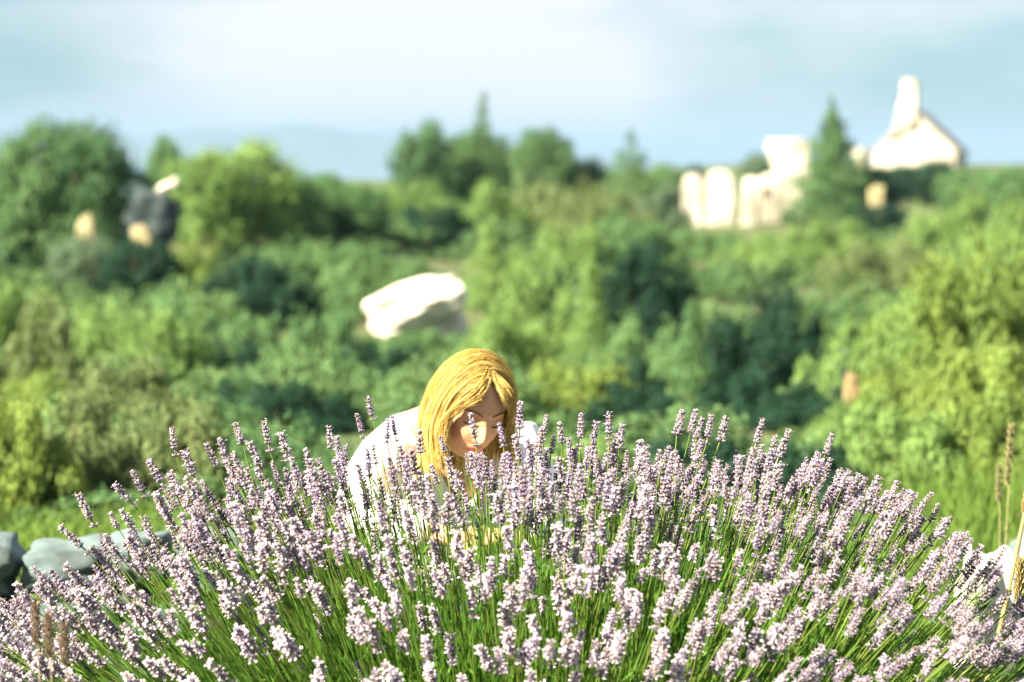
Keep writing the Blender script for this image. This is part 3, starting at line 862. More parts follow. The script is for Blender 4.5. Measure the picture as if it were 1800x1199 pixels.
def build_person():
    root = empty("person", (-.12, 6.9, ground(-.12, 6.9)), "blonde woman in a white shirt bending over the lavender with lowered eyes", "person")
    inv = Matrix.Translation(-root.location)
    # --- body skeleton
    neck_t = HEAD_M @ Vector((0, .03, -.07))
    V = [(-.12, 7.00, .36), (-.13, 6.90, .52), (-.135, 6.79, .69), (-.137, 6.70, .795), (-.128, 6.63, .85), tuple(neck_t),
         (-.200, 6.69, .835), (-.268, 6.67, .812), (-.350, 6.45, .672), (-.165, 6.27, .640), (-.12, 6.235, .640),
         (-.068, 6.70, .825), (.000, 6.69, .800), (.070, 6.48, .64), (.015, 6.25, .625), (-.03, 6.215, .63),
         (-.215, 6.98, .33), (-.25, 6.62, .10), (-.22, 7.0, .09), (-.22, 7.12, .05),
         (-.025, 6.98, .33), (.01, 6.62, .10), (-.02, 7.0, .09), (-.02, 7.12, .05)]
    Rr = [(.15, .12), (.125, .10), (.14, .10), (.118, .095), (.078, .07), .054, .082, .054, .040, .026, .024, .080, .052, .040, .026, .024,
          .09, .062, .045, .035, .09, .062, .045, .035]
    parts = []
    for ch in ((0, 1, 2, 3, 4, 5), (2, 3, 6, 7, 8, 9, 10), (2, 3, 11, 12, 13, 14, 15), (1, 0, 16, 17, 18, 19), (1, 0, 20, 21, 22, 23)):
        parts.append(skin_np([V[c] for c in ch], [(q, q + 1) for q in range(len(ch) - 1)], [Rr[c] for c in ch], 2))
    # --- hands: palm and five fingers, curled round the stems
    def hand(w, along, up, side_thumb):
        a = Vector(along).normalized(); u = (Vector(up) - Vector(up).project(a)).normalized(); s = a.cross(u)
        w = Vector(w)
        pv = [w, w + a * .04, w + a * .075]
        parts.append(skin_np(pv, [(0, 1), (1, 2)], [(.022, .016), (.036, .014), (.038, .013)], 2))
        for i, (off, L) in enumerate(((-.030, .062), (-.010, .074), (.011, .070), (.031, .055))):
            b = w + a * .066 + s * off
            q = [b, b + a * L * .45 - u * .004, b + a * L * .75 - u * L * .28, b + a * L * .78 - u * L * .62]
            parts.append(skin_np(q, [(0, 1), (1, 2), (2, 3)], [.0092, .0088, .0080, .0070], 2))
        b = w + a * .022 + s * side_thumb * .024
        q = [b, b + a * .030 + s * side_thumb * .024 - u * .012, b + a * .055 + s * side_thumb * .026 - u * .028, b + a * .072 + s * side_thumb * .014 - u * .040]
        parts.append(skin_np(q, [(0, 1), (1, 2), (2, 3)], [.014, .0115, .0098, .0082], 2))
    hand((-.125, 6.24, .640), (.95, -.28, .02), (0.05, -.45, .9), -1)
    hand((-.022, 6.213, .63), (-.80, -.55, .10), (0, -.4, .9), 1)
    # --- head
    nu, nv = 160, 110
    hv, hf = [], []
    for j in range(nv + 1):
        th = math.pi * j / nv
        for i in range(nu):
            ph = 2 * math.pi * i / nu
            dv = (math.sin(th) * math.sin(ph), -math.sin(th) * math.cos(ph), math.cos(th))
            hv.append(HEAD_M @ head_surface(dv))
    for j in range(nv):
        for i in range(nu):
            i2 = (i + 1) % nu
            hf.append((j * nu + i, (j + 1) * nu + i, (j + 1) * nu + i2, j * nu + i2))
    hm = bpy.data.meshes.new("h"); hm.from_pydata([tuple(v) for v in hv], [], hf)
    parts.append(hm)
    bm = bmesh.new()
    for m in parts: bm.from_mesh(m)
    bmesh.ops.holes_fill(bm, edges=[e for e in bm.edges if e.is_boundary], sides=0)
    bmesh.ops.remove_doubles(bm, verts=bm.verts, dist=1e-6)
    bmesh.ops.recalc_face_normals(bm, faces=bm.faces)
    me = bm_mesh("body_raw", bm)
    o = bpy.data.objects.new("tmp", me); COL.objects.link(o)
    rm = o.modifiers.new("remesh", 'REMESH'); rm.mode = 'VOXEL'; rm.voxel_size = .0026; rm.use_smooth_shade = True
    sm = o.modifiers.new("smooth", 'SMOOTH'); sm.factor = .5; sm.iterations = 3
    fm = eval_mesh(o); bpy.data.objects.remove(o)
    bm = bmesh.new(); bm.from_mesh(fm); bm.verts.ensure_lookup_table()
    seen, best = set(), []
    for v0 in bm.verts:
        if v0 in seen: continue
        st, isl = [v0], []
        seen.add(v0)
        while st:
            v = st.pop(); isl.append(v)
            for e_ in v.link_edges:
                w_ = e_.other_vert(v)
                if w_ not in seen: seen.add(w_); st.append(w_)
        if len(isl) > len(best): best = isl
    bs = set(best)
    bmesh.ops.delete(bm, geom=[v for v in bm.verts if v not in bs], context='VERTS')
    bm.to_mesh(fm); bm.free()
    n = len(fm.vertices); co = np.empty(n * 3, np.float32); fm.vertices.foreach_get("co", co); co = co.reshape(-1, 3)
    hi = np.array(HEAD_M.inverted()); L = co @ hi[:3, :3].T + hi[:3, 3]
    col = np.tile(np.array([.55, .30, .165]), (n, 1))
    front = L[:, 1] < -.05
    def blend(mask, c):
        nonlocal col
        col = col * (1 - mask[:, None]) + np.array(c) * mask[:, None]
    lips = np.clip(1.6 - ((L[:, 0] / .023) ** 2 + ((L[:, 2] + .0675) / .0105) ** 2), 0, 1) * front
    blend(lips, (.52, .16, .12))
    cheek = np.exp(-((np.abs(L[:, 0]) - .042) / .018) ** 2 - ((L[:, 2] + .03) / .02) ** 2) * front * .5
    blend(cheek, (.60, .25, .16))
    lid = np.exp(-((np.abs(L[:, 0]) - .031) / .013) ** 2 - ((L[:, 2] - .006) / .007) ** 2) * front * .55
    blend(lid, (.30, .14, .08))
    a = fm.color_attributes.new("tint", 'FLOAT_COLOR', 'POINT')
    c4 = np.ones((n, 4), np.float32); c4[:, :3] = col; a.data.foreach_set("color", c4.ravel())
    m, N, Lk, B = mat_base("skin")
    at_ = N.new("ShaderNodeAttribute"); at_.attribute_name = "tint"; Lk.new(at_.outputs["Color"], B.inputs["Base Color"])
    B.inputs["Roughness"].default_value = .5; B.inputs["Subsurface Weight"].default_value = .12
    B.inputs["Subsurface Radius"].default_value = (.012, .005, .003)
    fm.materials.clear(); fm.materials.append(m)
    fm.transform(inv); fm.name = "body"
    bo = link("body", fm, root)
    # --- lashes and brows
    mdk = mat_noise("lash_brown", (.018, .011, .008), (.03, .018, .012), 40, .8)
    mbr = mat_noise("brow_brown", (.10, .055, .02), (.16, .09, .035), 60, .8)
    def face_line(name, pts, r, mt):
        P = []
        for (x, z) in pts:
            dv = Vector((x / .074, -1, z / .116))
            k = max(0.05, 1 - (x / .074) ** 2 - (z / .116) ** 2); dv.y = -math.sqrt(k)
            P.append(np.array(HEAD_M @ (head_surface(dv.normalized()) + Vector((0, -.0008, 0)))) - np.array(root.location))
        n_ = len(P); rr = [r * (0.35 + .65 * math.sin(math.pi * (i + .6) / (n_ + .2))) for i in range(n_)]
        Vv, Ff = tube_np(P, rr, 6)
        return link(name, mesh_np(name, Vv, Ff, [mt], smooth_shade=True), bo)
    for s in (-1, 1):
        face_line("eyelashes", [(s * (.031 + .0155 * t), -.004 - .003 * (1 - t * t)) for t in np.linspace(-1, 1, 9)], .0021, mdk)
        face_line("eyebrow", [(s * (.031 + .019 * t), .021 + .005 * (1 - (t - .2) ** 2)) for t in np.linspace(-1, 1, 9)], .0022, mbr)
    # --- shirt: loose shell over torso and sleeves, open neck
    SV = [(-.12, 7.01, .34), (-.13, 6.92, .50), (-.135, 6.80, .68), (-.137, 6.715, .785),
          (-.200, 6.695, .818), (-.270, 6.67, .797), (-.325, 6.55, .735), (-.352, 6.44, .668), (-.27, 6.36, .652), (-.17, 6.275, .642),
          (-.068, 6.70, .812), (.000, 6.69, .788), (.045, 6.58, .71), (.072, 6.475, .638), (.045, 6.36, .63), (.012, 6.26, .625)]
    SE = [(0, 1), (1, 2), (2, 3), (3, 4), (4, 5), (5, 6), (6, 7), (7, 8), (8, 9), (3, 10), (10, 11), (11, 12), (12, 13), (13, 14), (14, 15)]
    SR = [(.175, .145), (.155, .125), (.165, .122), (.122, .100), .088, .074, .070, .070, .060, .055, .078, .072, .066, .064, .056, .05]
    sm_ = skin_np(SV, SE, SR, 4)
    bm = bmesh.new(); bm.from_mesh(sm_)
    from mathutils import noise
    nb = Vector((-.125, 6.62, .86))
    kill = []
    for v in bm.verts:
        d = v.co - nb
        e = (d.x / .110) ** 2 + ((d.y + .01) / .13) ** 2 + ((d.z - .005) / .095) ** 2
        if e < 1: kill.append(v); continue
        # V opening down the front
        if v.co.y < 6.68 and abs(v.co.x + .115) < .075 * smooth(.60, .82, v.co.z) and v.co.z > .6: kill.append(v); continue
        if (v.co - Vector((-.135, 6.25, .64))).length < .045 or (v.co - Vector((-.01, 6.235, .625))).length < .045: kill.append(v); continue
        if v.co.z < .30: kill.append(v)
    bmesh.ops.delete(bm, geom=kill, context='VERTS')
    rim = [v for v in bm.verts if v.is_boundary]
    for it in range(14):
        new = {}
        for v in rim:
            nb_ = [e.other_vert(v).co for e in v.link_edges if e.is_boundary]
            if len(nb_) == 2: new[v] = v.co * .4 + (nb_[0] + nb_[1]) * .3
        for v, c in new.items(): v.co = c
    bm.normal_update()
    for v in bm.verts:
        f = noise.noise(Vector((v.co.x * 16, v.co.y * 16, v.co.z * 7))) * .008 + noise.noise(Vector((v.co.x * 40, v.co.y * 40 + v.co.z * 22, v.co.z * 12))) * .0035
        v.co += v.normal * f
    mshirt = mat_noise("white_cotton", (.76, .76, .77), (.84, .84, .84), 60, .9, .1, dist=.001)
    me = bm_mesh("shirt", bm, [mshirt], True); me.transform(inv)
    so = link("shirt", me, root)
    md = so.modifiers.new("solid", 'SOLIDIFY'); md.thickness = .003; md.offset = 1
    
    # --- dark inner layer under the open shirt
    TV = [(-.12, 6.955, .45), (-.133, 6.86, .60), (-.135, 6.775, .70), (-.136, 6.735, .75)]
    tm = skin_np(TV, [(0, 1), (1, 2), (2, 3)], [(.150, .122), (.150, .115), (.150, .110), (.120, .09)], 2)
    tm.materials.append(mat_noise("dark_inner_layer", (.02, .02, .025), (.035, .035, .04), 30, .9)); tm.transform(inv)
    for p in tm.polygons: p.use_smooth = True
    link("inner_layer", tm, root)
    # --- trousers
    LV = [(-.12, 7.0, .37), (-.215, 6.98, .33), (-.25, 6.61, .105), (-.22, 6.98, .09), (-.025, 6.98, .33), (.01, 6.61, .105), (-.02, 6.98, .09)]
    lm = skin_np(LV, [(0, 1), (1, 2), (2, 3), (0, 4), (4, 5), (5, 6)], [(.165, .14), .105, .078, .06, .105, .078, .06], 2)
    lm.materials.append(mat_noise("denim", (.05, .07, .12), (.09, .11, .17), 50, .9)); lm.transform(inv)
    for p in lm.polygons: p.use_smooth = True
    link("trousers", lm, root)
    # --- hair
    A = Acc(); g = random.Random(5)
    rx, ry, rz = .084, .105, .124
    inv_loc = np.array(root.location)
    down = (HEAD_M.to_3x3().inverted() @ Vector((0, 0, -1)))
    def strand(s, yt, b0, lift, length, col, r):
        """s side, yt slice along the head, b0 root angle; returns a path in head space"""
        pts = []
        k = math.sqrt(max(.05, 1 - (yt / ry) ** 2))
        n1 = 7
        for i in range(n1):
            t = i / (n1 - 1)
            b = b0 + (1.62 - b0) * t
            f = 1 + lift * (.4 + .6 * t)
            back = smooth(-.02, -.078, yt)
            kk = k + (.93 - k) * back * smooth(0, .8, t)
            pts.append(Vector((s * rx * kk * math.sin(b) * f, yt * (1 + 0.0 * t) + + back * (.026 * t - .012 * t * t), rz * k * math.cos(b) * f - .01 * t + .012 * back * t)))
        p = pts[-1].copy()
        n2 = 9
        cur = Vector((-s * .10, -.05, 0))
        for i in range(n2):
            t = (i + 1) / n2
            stp = length / n2
            p = p + (down + cur * t * 2.2 + Vector((s * .38 * (1 - t) ** 2, 0, 0))).normalized() * stp
            pts.append(p.copy())
        W = [np.array(HEAD_M @ q) - inv_loc for q in pts]
        m_ = len(W)
        rr = [r * (1.0 if i < m_ - 3 else (m_ - i) / 4.5) for i in range(m_)]
        Vv, Ff = tube_np(W, rr, 3)
        A.add(Vv, Ff, col)
    blond = [(q[0] * 1.18, q[1] * 1.32, q[2] * 1.45) for q in ((.60, .40, .11), (.66, .46, .15), (.50, .30, .07), (.72, .54, .22), (.34, .19, .045), (.58, .36, .09))]
    part_x = .006
    for i in range(8000):
        s = 1 if g.random() < .5 else -1
        yt = -.060 + .154 * g.random() ** .95
        layer = g.random()
        b0 = (g.uniform(-.05, .14) if layer < .5 else g.uniform(.1, 1.25))
        lift = g.uniform(.02, .13) * (1 if layer < .5 else .6)
        if g.random() < .05: lift += g.uniform(.05, .16)
        length = g.triangular(.03, .115, .068)
        if yt < -.06 and b0 > .35: continue
        lump = .5 + .5 * math.sin(yt * 260 + s)           # locks
        c = np.array(g.choice(blond)) * (.92 + .14 * lump) * g.uniform(.85, 1.1)
        if b0 < .13 and g.random() < .12: c = np.array((.34, .19, .05))
        strand(s, yt + .004 * math.sin(i), b0, lift * (.85 + .25 * lump), length, c, g.uniform(.0005, .0011))
    def fringe(s, col, r):
        n_ = lambda k=1.0: Vector((g.gauss(0, .004), g.gauss(0, .003), g.gauss(0, .005))) * k
        w = g.random()
        P = [Vector((s * .004, -.040 - .030 * w, .116 - .020 * w)) + n_(.5), Vector((s * (.040 - .010 * w), -.084 - .010 * w, .080 - .016 * w)) + n_(),
             Vector((s * (.073 - .006 * w), -.074 - .006 * w, .030)) + n_(), Vector((s * (.087 - .006 * w), -.056 - .008 * w, -.025)) + n_(1.4)]
        P.append(P[-1] + (down + n_(14)).normalized() * g.uniform(.035, .085))
        pts = []
        for a in range(len(P) - 1):
            p0, p1, p2, p3 = P[max(a - 1, 0)], P[a], P[a + 1], P[min(a + 2, len(P) - 1)]
            for u in (0, .25, .5, .75):
                pts.append(.5 * ((2 * p1) + (p2 - p0) * u + (2 * p0 - 5 * p1 + 4 * p2 - p3) * u * u + (3 * p1 - p0 - 3 * p2 + p3) * u ** 3))
        W = [np.array(HEAD_M @ q) - inv_loc for q in pts]
        Vv, Ff = tube_np(W, np.linspace(r, r * .5, len(W)), 3)
        A.add(Vv, Ff, col)
    for i in range(420):                                   # loose single hairs
        strand(g.choice((-1, 1)), g.uniform(-.055, .09), g.uniform(0, .9), g.uniform(.12, .34), g.uniform(.09, .17), np.array(g.choice(blond)) * 1.1, .00045)
    for i in range(800):
        fringe(-1 if i % 5 < 3 else 1, np.array(g.choice(blond)) * g.uniform(.85, 1.08), g.uniform(.0004, .0009))
    for i in range(700):                                   # hair at the back of the head and nape
        a = g.uniform(-1.45, 1.45); z0 = g.uniform(-.02, .09)
        kz = math.sqrt(max(.05, 1 - (z0 / rz) ** 2)); q = Vector((rx * kz * math.sin(a) * 1.04, ry * kz * math.cos(a) * 1.04, z0))
        path = [q]
        for t in range(9):
            zz_ = q.z - .02 * (t + 1)
            kz2 = math.sqrt(max(.05, 1 - (max(zz_, -.01) / rz) ** 2))
            path.append(Vector((rx * kz2 * math.sin(a) * 1.07, ry * kz2 * math.cos(a) * 1.05 - .003 * t, zz_)))
        W = [np.array(HEAD_M @ q_) - inv_loc for q_ in path]
        Vv, Ff = tube_np(W, .0016, 4); A.add(Vv, Ff, np.array(g.choice(blond)) * g.uniform(.8, 1.05))
    # close-lying cap under the strands
    cv, cf = [], []
    for j in range(15):
        th = 1.72 * j / 14
        for i in range(40):
            ph = 2 * math.pi * i / 40
            fr = max(0, -(-math.cos(ph)) )                # 1 towards the face
            t_ = th * (1 - .66 * max(0.0, math.cos(ph)) ** 1.5)
            q = Vector((rx * 1.0 * math.sin(t_) * math.sin(ph), -ry * math.sin(t_) * math.cos(ph), rz * math.cos(t_)))
            cv.append(np.array(HEAD_M @ q) - inv_loc)
    for j in range(14):
        for i in range(40):
            cf.append((j * 40 + i, (j + 1) * 40 + i, (j + 1) * 40 + (i + 1) % 40, j * 40 + (i + 1) % 40))
    A.add(np.array(cv), np.array(cf), (.42, .23, .05))
    mh = mat_tint("blonde_hair", .58, .35, .32)
    link("hair", A.mesh("hair", [mh], smooth_shade=True), root)
build_person()

# ------------------------------------------------------------------ the lavender
M_LAV = mat_tint("lavender_flower", .75, .2, .22)
M_STEM = mat_leaf("lavender_stem", (.075, .14, .030), (.18, .24, .055), (.20, .30, .05), .3)
M_LEAFL = mat_leaf("lavender_leaf", (.045, .125, .020), (.13, .25, .040), (.17, .33, .04), .4)

def flower_np(seed):
    """flower spike 1 unit = 1 m, from z = 0 up: whorls of calyces, some with open corollas"""
    g = np.random.default_rng(seed); A = Acc()
    nw = int(g.integers(5, 8)); z = 0.0
    hue = np.array([1, 1, 1]) if seed % 3 else np.array([.88, .85, 1.0])      # every third kind a deeper violet
    zs = []
    if g.random() < .55: zs.append(0.0); z = .013 + .008 * g.random()
    for i in range(nw): zs.append(z); z += .0085 * g.uniform(.85, 1.15)
    top = zs[-1]
    for wi, zc in enumerate(zs):
        t = zc / top
        rad = .0048 * (1.15 - .5 * t)
        nb = 8 if t < .75 else 6
        if wi == 0 and len(zs) > nw: nb = 6
        for b in range(nb):
            a = 2 * math.pi * (b + .5 * (wi % 2)) / nb + g.normal() * .15
            out = np.array([math.cos(a), math.sin(a), 0]); tang = np.array([-math.sin(a), math.cos(a), 0])
            tilt = .62 - .30 * t + g.normal() * .1
            ax = unit(out * math.sin(tilt) + np.array([0, 0, math.cos(tilt)]))
            up = np.cross(tang, ax)
            p0 = out * rad * .35 + np.array([0, 0, zc - .002]); L = .0088 * g.uniform(.85, 1.2); w = .0019 * g.uniform(.9, 1.2)
            m = p0 + ax * L * .55
            V = [p0, m + tang * w, m + up * w, m - tang * w, m - up * w, p0 + ax * L]
            F = [(0, 1, 2, 2), (0, 2, 3, 3), (0, 3, 4, 4), (0, 4, 1, 1), (5, 2, 1, 1), (5, 3, 2, 2), (5, 4, 3, 3), (5, 1, 4, 4)]
            F3 = [f[:3] for f in F]
            base = np.array([.14, .115, .165]) * g.uniform(.8, 1.15) * hue
            tip = hue * np.array([.38, .32, .41]) * g.uniform(.85, 1.15)
            midc = .5 * base + .5 * tip
            if g.random() < .10: tip = np.array([.28, .20, .12]); midc = np.array([.22, .17, .12])     # spent bud
            A.add(np.array(V), np.array(F3), np.array([base * .9, midc, midc, midc, midc, tip]))
            if g.random() < .42:                                                                    # open corolla lips
                e = p0 + ax * L; s = .0035 * g.uniform(.8, 1.3)
                for sgn in (1, -1):
                    q = unit(up * sgn * .9 + ax * .55)
                    V = [e, e + q * s * .7 + tang * s * .55, e + q * s * 1.15, e + q * s * .7 - tang * s * .55]
                    c = np.array([.47, .405, .48]) * g.uniform(.85, 1.15)
                    A.add(np.array(V), np.array([(0, 1, 2), (0, 2, 3)]), c)
    # the axis inside the spike
    V, F = tube_np([(0, 0, -.002), (0, 0, top * .5), (0, 0, top + .004)], [.0016, .0014, .0006], 4)
    F = np.concatenate([F[:, [0, 1, 2]], F[:, [0, 2, 3]]]); A.add(V, F, (.15, .16, .12))
    return np.concatenate(A.V), np.concatenate(A.F), np.concatenate(A.C), top

FLOWERS = [flower_np(s) for s in range(10)]
FL_MESH = [mesh_np("flower_spike", V, F, [M_LAV], c) for V, F, c, t in FLOWERS]

BC = Vector((.06, 5.62, 0.0))         # heart of the bush
RX, RYF, RYB, H = 1.36, 1.12, .62, .93

def dome_z(hx, hy):
    r = math.hypot(hx / RX, hy / (RYF if hy < 0 else RYB))
    return H * max(0.0, 1 - r ** 2.5) ** (1 / 2.5)

HAND_TIPS = [(648, 702, 5.75), (628, 732, 5.75), (578, 753, 5.7), (538, 793, 5.65), (495, 767, 5.7), (465, 743, 5.7), (440, 782, 5.6), (415, 750, 5.7),
 (388, 777, 5.7), (364, 785, 5.75), (302, 755, 5.7), (326, 798, 5.6), (264, 813, 5.7), (235, 833, 5.6), (204, 855, 5.6), (139, 872, 5.6), (196, 905, 5.5),
 (110, 930, 5.5), (215, 900, 5.5), (300, 835, 5.6), (340, 850, 5.5), (915, 713, 5.75), (960, 733, 5.75), (1022, 733, 5.7), (1048, 745, 5.7), (1070, 730, 5.7),
 (1094, 750, 5.7), (1000, 775, 5.6), (1125, 780, 5.6), (1198, 728, 5.7), (1222, 724, 5.7), (1234, 738, 5.6), (1250, 733, 5.7), (1275, 738, 5.7), (1340, 742, 5.7),
 (1362, 770, 5.6), (1385, 762, 5.7), (1325, 790, 5.6), (1462, 766, 5.7), (1436, 800, 5.6), (1475, 830, 5.6), (1508, 838, 5.65), (1556, 872, 5.6), (1572, 876, 5.6), (1600, 880, 5.6),
 (1636, 870, 5.6), (1620, 890, 5.5), (1665, 914, 5.6), (828, 732, 5.85), (878, 748, 5.8), (690, 735, 5.8), (682, 740, 5.8), (775, 770, 5.8), (738, 762, 5.8),
 (905, 770, 5.7), (935, 785, 5.6), (600, 800, 5.6), (560, 810, 5.6), (1295, 850, 5.4), (1175, 790, 5.6), (1150, 830, 5.5), (1410, 830, 5.5), (1700, 940, 5.5), (1765, 965, 5.4), (60, 1000, 5.3), (30, 1030, 5.2)]

def build_lavender():
    root = empty("lavender_bush", (BC.x, BC.y, 0), "large lavender bush with pale mauve spikes filling the foreground", "bush")
    g = random.Random(42); O = np.array(BC)
    recs = []           # tip, base, size, variant
    for px, py, d in HAND_TIPS:
        recs.append((at(px, py, d), True))
    tries = 0; target = 1380
    while len(recs) < target + len(HAND_TIPS) and tries < 40000:
        tries += 1
        hx, hy = g.uniform(-RX, RX), g.uniform(-RYF, RYB)
        r = math.hypot(hx / RX, hy / (RYF if hy < 0 else RYB))
        if r > .985: continue
        z = dome_z(hx, hy)
        z = z * (1.0 - abs(g.gauss(0, .13))) + g.gauss(0, .012)
        if r > .9 and g.random() < .5: continue
        p = Vector((BC.x + hx, BC.y + hy, z))
        if p.z < .1: continue
        px, py = project(p)
        if not (-60 < px < 1860 and py < 1300): 
            if g.random() < .75: continue
        if px < 270 and py < 1045 - px * .55: continue
        if px > 1640 and py < 880 + (px - 1640) * .95: continue
        if 745 < px < 905 and py < 800: continue                    # leave the face free
        if 640 < px < 945 and py < 765: continue
        if 600 < px < 770 and 760 < py < 950 and g.random() < .45: continue
        if 750 < px < 945 and 880 < py < 985 and g.random() < .6: continue
        if py > 900 and g.random() < .10: continue
        recs.append((p, False))
    items = []
    for tip, hand in recs:
        v = g.randrange(10); size = g.uniform(.70, 1.10)
        rel = tip - BC
        bx, by = rel.x * .30 + g.uniform(-.08, .08), rel.y * .30 + g.uniform(-.08, .08)
        base = Vector((BC.x + bx, BC.y + by, .06))
        L = FLOWERS[v][3] * size * .92
        ctl = base.lerp(tip, .55) + Vector((rel.x * .12, rel.y * .12, .0)) * g.uniform(.2, 1.2) + Vector((g.gauss(0, .02), g.gauss(0, .02), .03))
        tan = (tip - ctl).normalized() + Vector((g.gauss(0, .09), g.gauss(0, .09), 0)); tan.normalize()
        foot = tip - tan * L
        items.append((tip, base, ctl, foot, tan, v, size))
    # the 300 that show largest: in frame, nearest first (the hand placed ridge always)
    def rank(i):
        p = items[i][0]; px, py = project(p)
        vis = 0 < px < 1800 and 0 < py < 1199
        return (not recs[i][1], not vis, p.y)
    order = sorted(range(len(items)), key=rank)
    chosen = set(order[:300])
    hA, sA = Acc(), Acc()
    for i, (tip, base, ctl, foot, tan, v, size) in enumerate(items):
        t = np.linspace(0, 1, 7)[:, None]
        b_, c_, f_ = np.array(base), np.array(ctl), np.array(foot)
        path = (1 - t) ** 2 * b_ + 2 * t * (1 - t) * c_ + t ** 2 * f_ - O
        V, F = tube_np(path, np.linspace(.0019, .0013, 7), 4)
        tone = g.uniform(.2, 1.0)
        q = tan.to_track_quat('Z', 'Y') @ Euler((0, 0, g.uniform(0, 6.28))).to_quaternion()
        if i in chosen:
            st = link("flower_stalk", mesh_np("flower_stalk", V, F, [M_STEM], (tone,) * 3, smooth_shade=True), root)
            fl = link("flower_spike", FL_MESH[v], st)
            fl.location = foot - BC; fl.rotation_mode = 'QUATERNION'; fl.rotation_quaternion = q; fl.scale = (size * 1.42, size * 1.42, size * .92)
        else:
            sA.add(V, F, (tone,) * 3)
            M = np.array(q.to_matrix()) * np.array([size * 1.42, size * 1.42, size * .92])
            FV, FF, FC, _ = FLOWERS[v]
            hA.add(FV @ M.T + np.array(foot) - O, FF, np.clip(FC * g.uniform(.85, 1.1), 0, 1))
    props(link("flower_spikes", hA.mesh("flower_spikes", [M_LAV]), root), kind="stuff")
    props(link("flower_stalks", sA.mesh("flower_stalks", [M_STEM], smooth_shade=True), root), kind="stuff")
    # green stems and narrow leaves inside the dome
    A = Acc(); n = 9000; gg = np.random.default_rng(8)
    hx = (gg.random(n) * 2 - 1) * RX * .97; hy = -RYF + (RYF + RYB) * gg.random(n)
    keep = []
    for a, b in zip(hx, hy):
        z = dome_z(a, b)
        if z < .12: continue
        keep.append((a, b, z))
    K = np.array(keep); n = len(K)
    frac = .62 + .30 * gg.random(n)
    tip = K * frac[:, None] + np.stack([gg.normal(size=n) * .02, gg.normal(size=n) * .02, gg.normal(size=n) * .02], 1)
    base = K * np.array([.34, .34, 0]) + np.stack([gg.normal(size=n) * .07, gg.normal(size=n) * .07, np.full(n, .05)], 1)
    ctl = base * .45 + tip * .55 + K * np.array([.08, .08, .05])
    side = unit(np.cross(tip - base, gg.normal(size=(n, 3)))) * (.0013 + .0010 * gg.random(n))[:, None]
    pts = []
    for t in (0, .35, .7, 1):
        pts.append((1 - t) ** 2 * base + 2 * t * (1 - t) * ctl + t ** 2 * tip)
    V = np.empty((n, 8, 3))
    for j in range(4):
        w = (1, 1, .8, .25)[j]
        V[:, 2 * j] = pts[j] - side * w; V[:, 2 * j + 1] = pts[j] + side * w
    b8 = np.arange(n)[:, None] * 8
    F = np.concatenate([b8 + np.array([[2 * j, 2 * j + 1, 2 * j + 3, 2 * j + 2]]) for j in range(3)])
    tone = gg.random(n); c = np.repeat(np.stack([tone] * 3, 1), 8, axis=0)
    A.add(V.reshape(-1, 3), F, c)
    nl = 26000                                       # short narrow leaves along those stems
    k = gg.integers(0, n, nl); t = (.25 + .72 * gg.random(nl))[:, None]
    P = (1 - t) ** 2 * base[k] + 2 * t * (1 - t) * ctl[k] + t ** 2 * tip[k]
    U = unit(unit(tip[k] - base[k]) + gg.normal(size=(nl, 3)) * .35); W = unit(np.cross(U, gg.normal(size=(nl, 3))))
    ln = .025 + .03 * gg.random(nl)
    V, F = leaf_quads(P + U * ln[:, None] * .4, U, W, ln, ln * .10)
    tone = gg.random(nl); A.add(V, F, np.repeat(np.stack([tone] * 3, 1), 4, axis=0))
    props(link("leaves", A.mesh("leaves", [M_LEAFL]), root), kind="stuff")
build_lavender()

# ------------------------------------------------------------------ dry stalks and tall grass
M_STRAW = mat_noise("straw", (.22, .18, .07), (.34, .28, .13), 30, .85)
M_SEED = mat_noise("seed_head", (.16, .16, .07), (.27, .26, .13), 60, .9)
M_TAN = mat_noise("dried_tan", (.15, .11, .075), (.24, .18, .125), 40, .9)

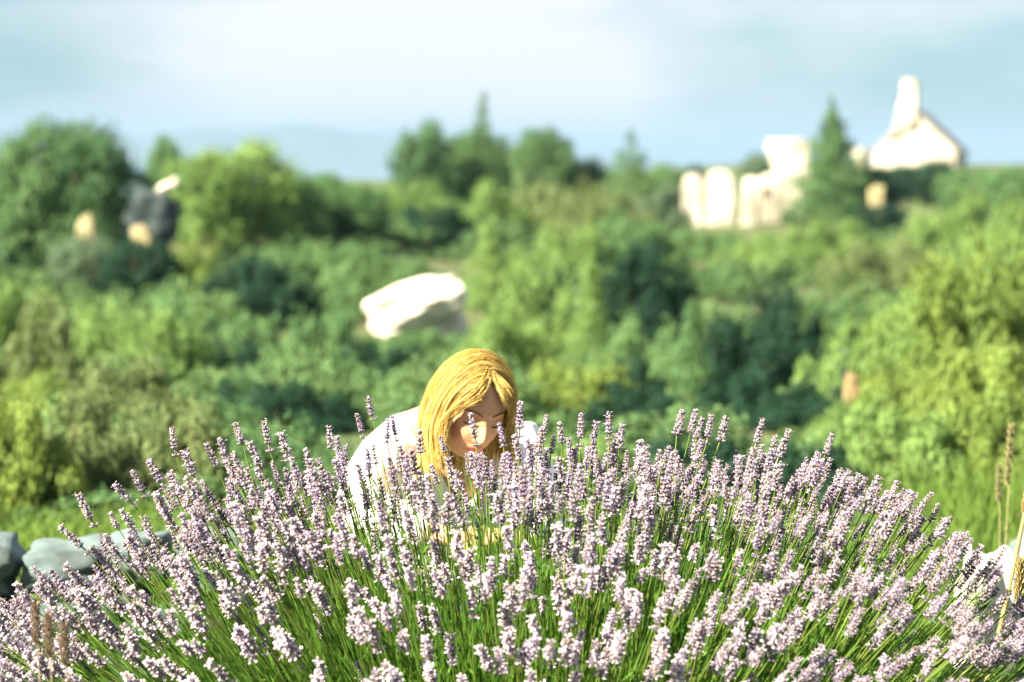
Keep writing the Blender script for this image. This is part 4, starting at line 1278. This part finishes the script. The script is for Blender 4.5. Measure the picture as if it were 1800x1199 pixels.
def stalk(name, label, cat, tip, foot, r, mat, head_len, head_r, hmat, group, seed):
    g = np.random.default_rng(seed)
    tip, foot = Vector(tip), Vector(foot)
    root = empty(name, foot, label, cat, group)
    t = np.linspace(0, 1, 9)[:, None]; e = np.array(tip - foot)
    path = e * t + np.array([.012 * e[2], 0, 0]) * np.sin(t * math.pi)
    V, F = tube_np(path, np.linspace(r, r * .55, 9), 6)
    link("stem", mesh_np("stem", V, F, [mat], smooth_shade=True), root)
    A = Acc(); ax = unit(e); L = head_len
    for i in range(60):
        s = i / 59; a = i * 2.4; o_ = np.array([math.cos(a), math.sin(a), 0])
        rr = head_r * math.sin(math.pi * (.12 + .8 * s)) * g.uniform(.7, 1.2)
        p = e - ax * L * (1 - s) + o_ * rr * .4
        V, F = leaf_quads(np.array([p + (ax * .6 + o_ * .6) * .006]), np.array([unit(ax + o_ * .6)]), np.array([unit(np.cross(ax, o_))]), np.array([head_r * 2.2]), np.array([head_r * .8]))
        A.add(V, F)
        V, F = leaf_quads(np.array([p + (ax * .6 + o_ * .6) * .006]), np.array([unit(ax + o_ * .6)]), np.array([unit(o_ - ax * .6)]), np.array([head_r * 2.2]), np.array([head_r * .7]))
        A.add(V, F)
    link("seed_head", A.mesh("seed_head", [hmat]), root)
    for k in range(3):                      # blade leaves
        s = .2 + .2 * k; b = e * s; d_ = np.array([(-1) ** k * .5, -.2, .85]) * .10 * e[2] * 1.6
        V = [b, b + d_ * .5 + np.array([0, 0, .01]), b + d_ + np.array([0, 0, -.03]), b + d_ * .5 + np.array([0, .006, 0])]
        link("blade", mesh_np("blade", V, [(0, 1, 2, 3)], [mat]), root)
    return root

GS, GD = "tall dry stalks at the right edge", "dried stalks at the lower left"
def ft(px, d): return Vector((at(px, 600, d).x, d, ground(at(px, 600, d).x, d)))
stalk("grass_stalk", "pale green seeding grass stalk standing highest at the right edge", "grass stalk", at(1778, 748, 7.6), ft(1748, 7.6), .003, M_SEED, .16, .010, M_SEED, GS, 1)
stalk("grass_stalk", "thin grass stalk just left of the highest one at the right edge", "grass stalk", at(1757, 818, 7.7), ft(1752, 7.7), .0025, M_SEED, .10, .008, M_SEED, GS, 2)
stalk("straw_stalk", "thick straw yellow stalk slanting across the white rock", "grass stalk", at(1812, 850, 6.5), ft(1690, 6.5), .0075, M_STRAW, .07, .009, M_STRAW, GS, 3)
stalk("straw_stalk", "short straw coloured stalk in the lower right corner", "grass stalk", at(1795, 985, 5.9), ft(1765, 5.9), .004, M_STRAW, .10, .010, M_STRAW, GS, 4)
for i, (px, py, d, lb) in enumerate([(62, 1062, 4.75, "tan dried stalk nearest the left edge"), (84, 1082, 4.7, "tan dried stalk, middle of the three at the lower left"), (112, 1098, 4.65, "tan dried stalk, innermost of the three at the lower left")]):
    stalk("dried_stalk", lb, "dried stalk", at(px, py, d), ft(px + 6, d), .0025, M_TAN, .07, .006, M_TAN, GD, 10 + i)
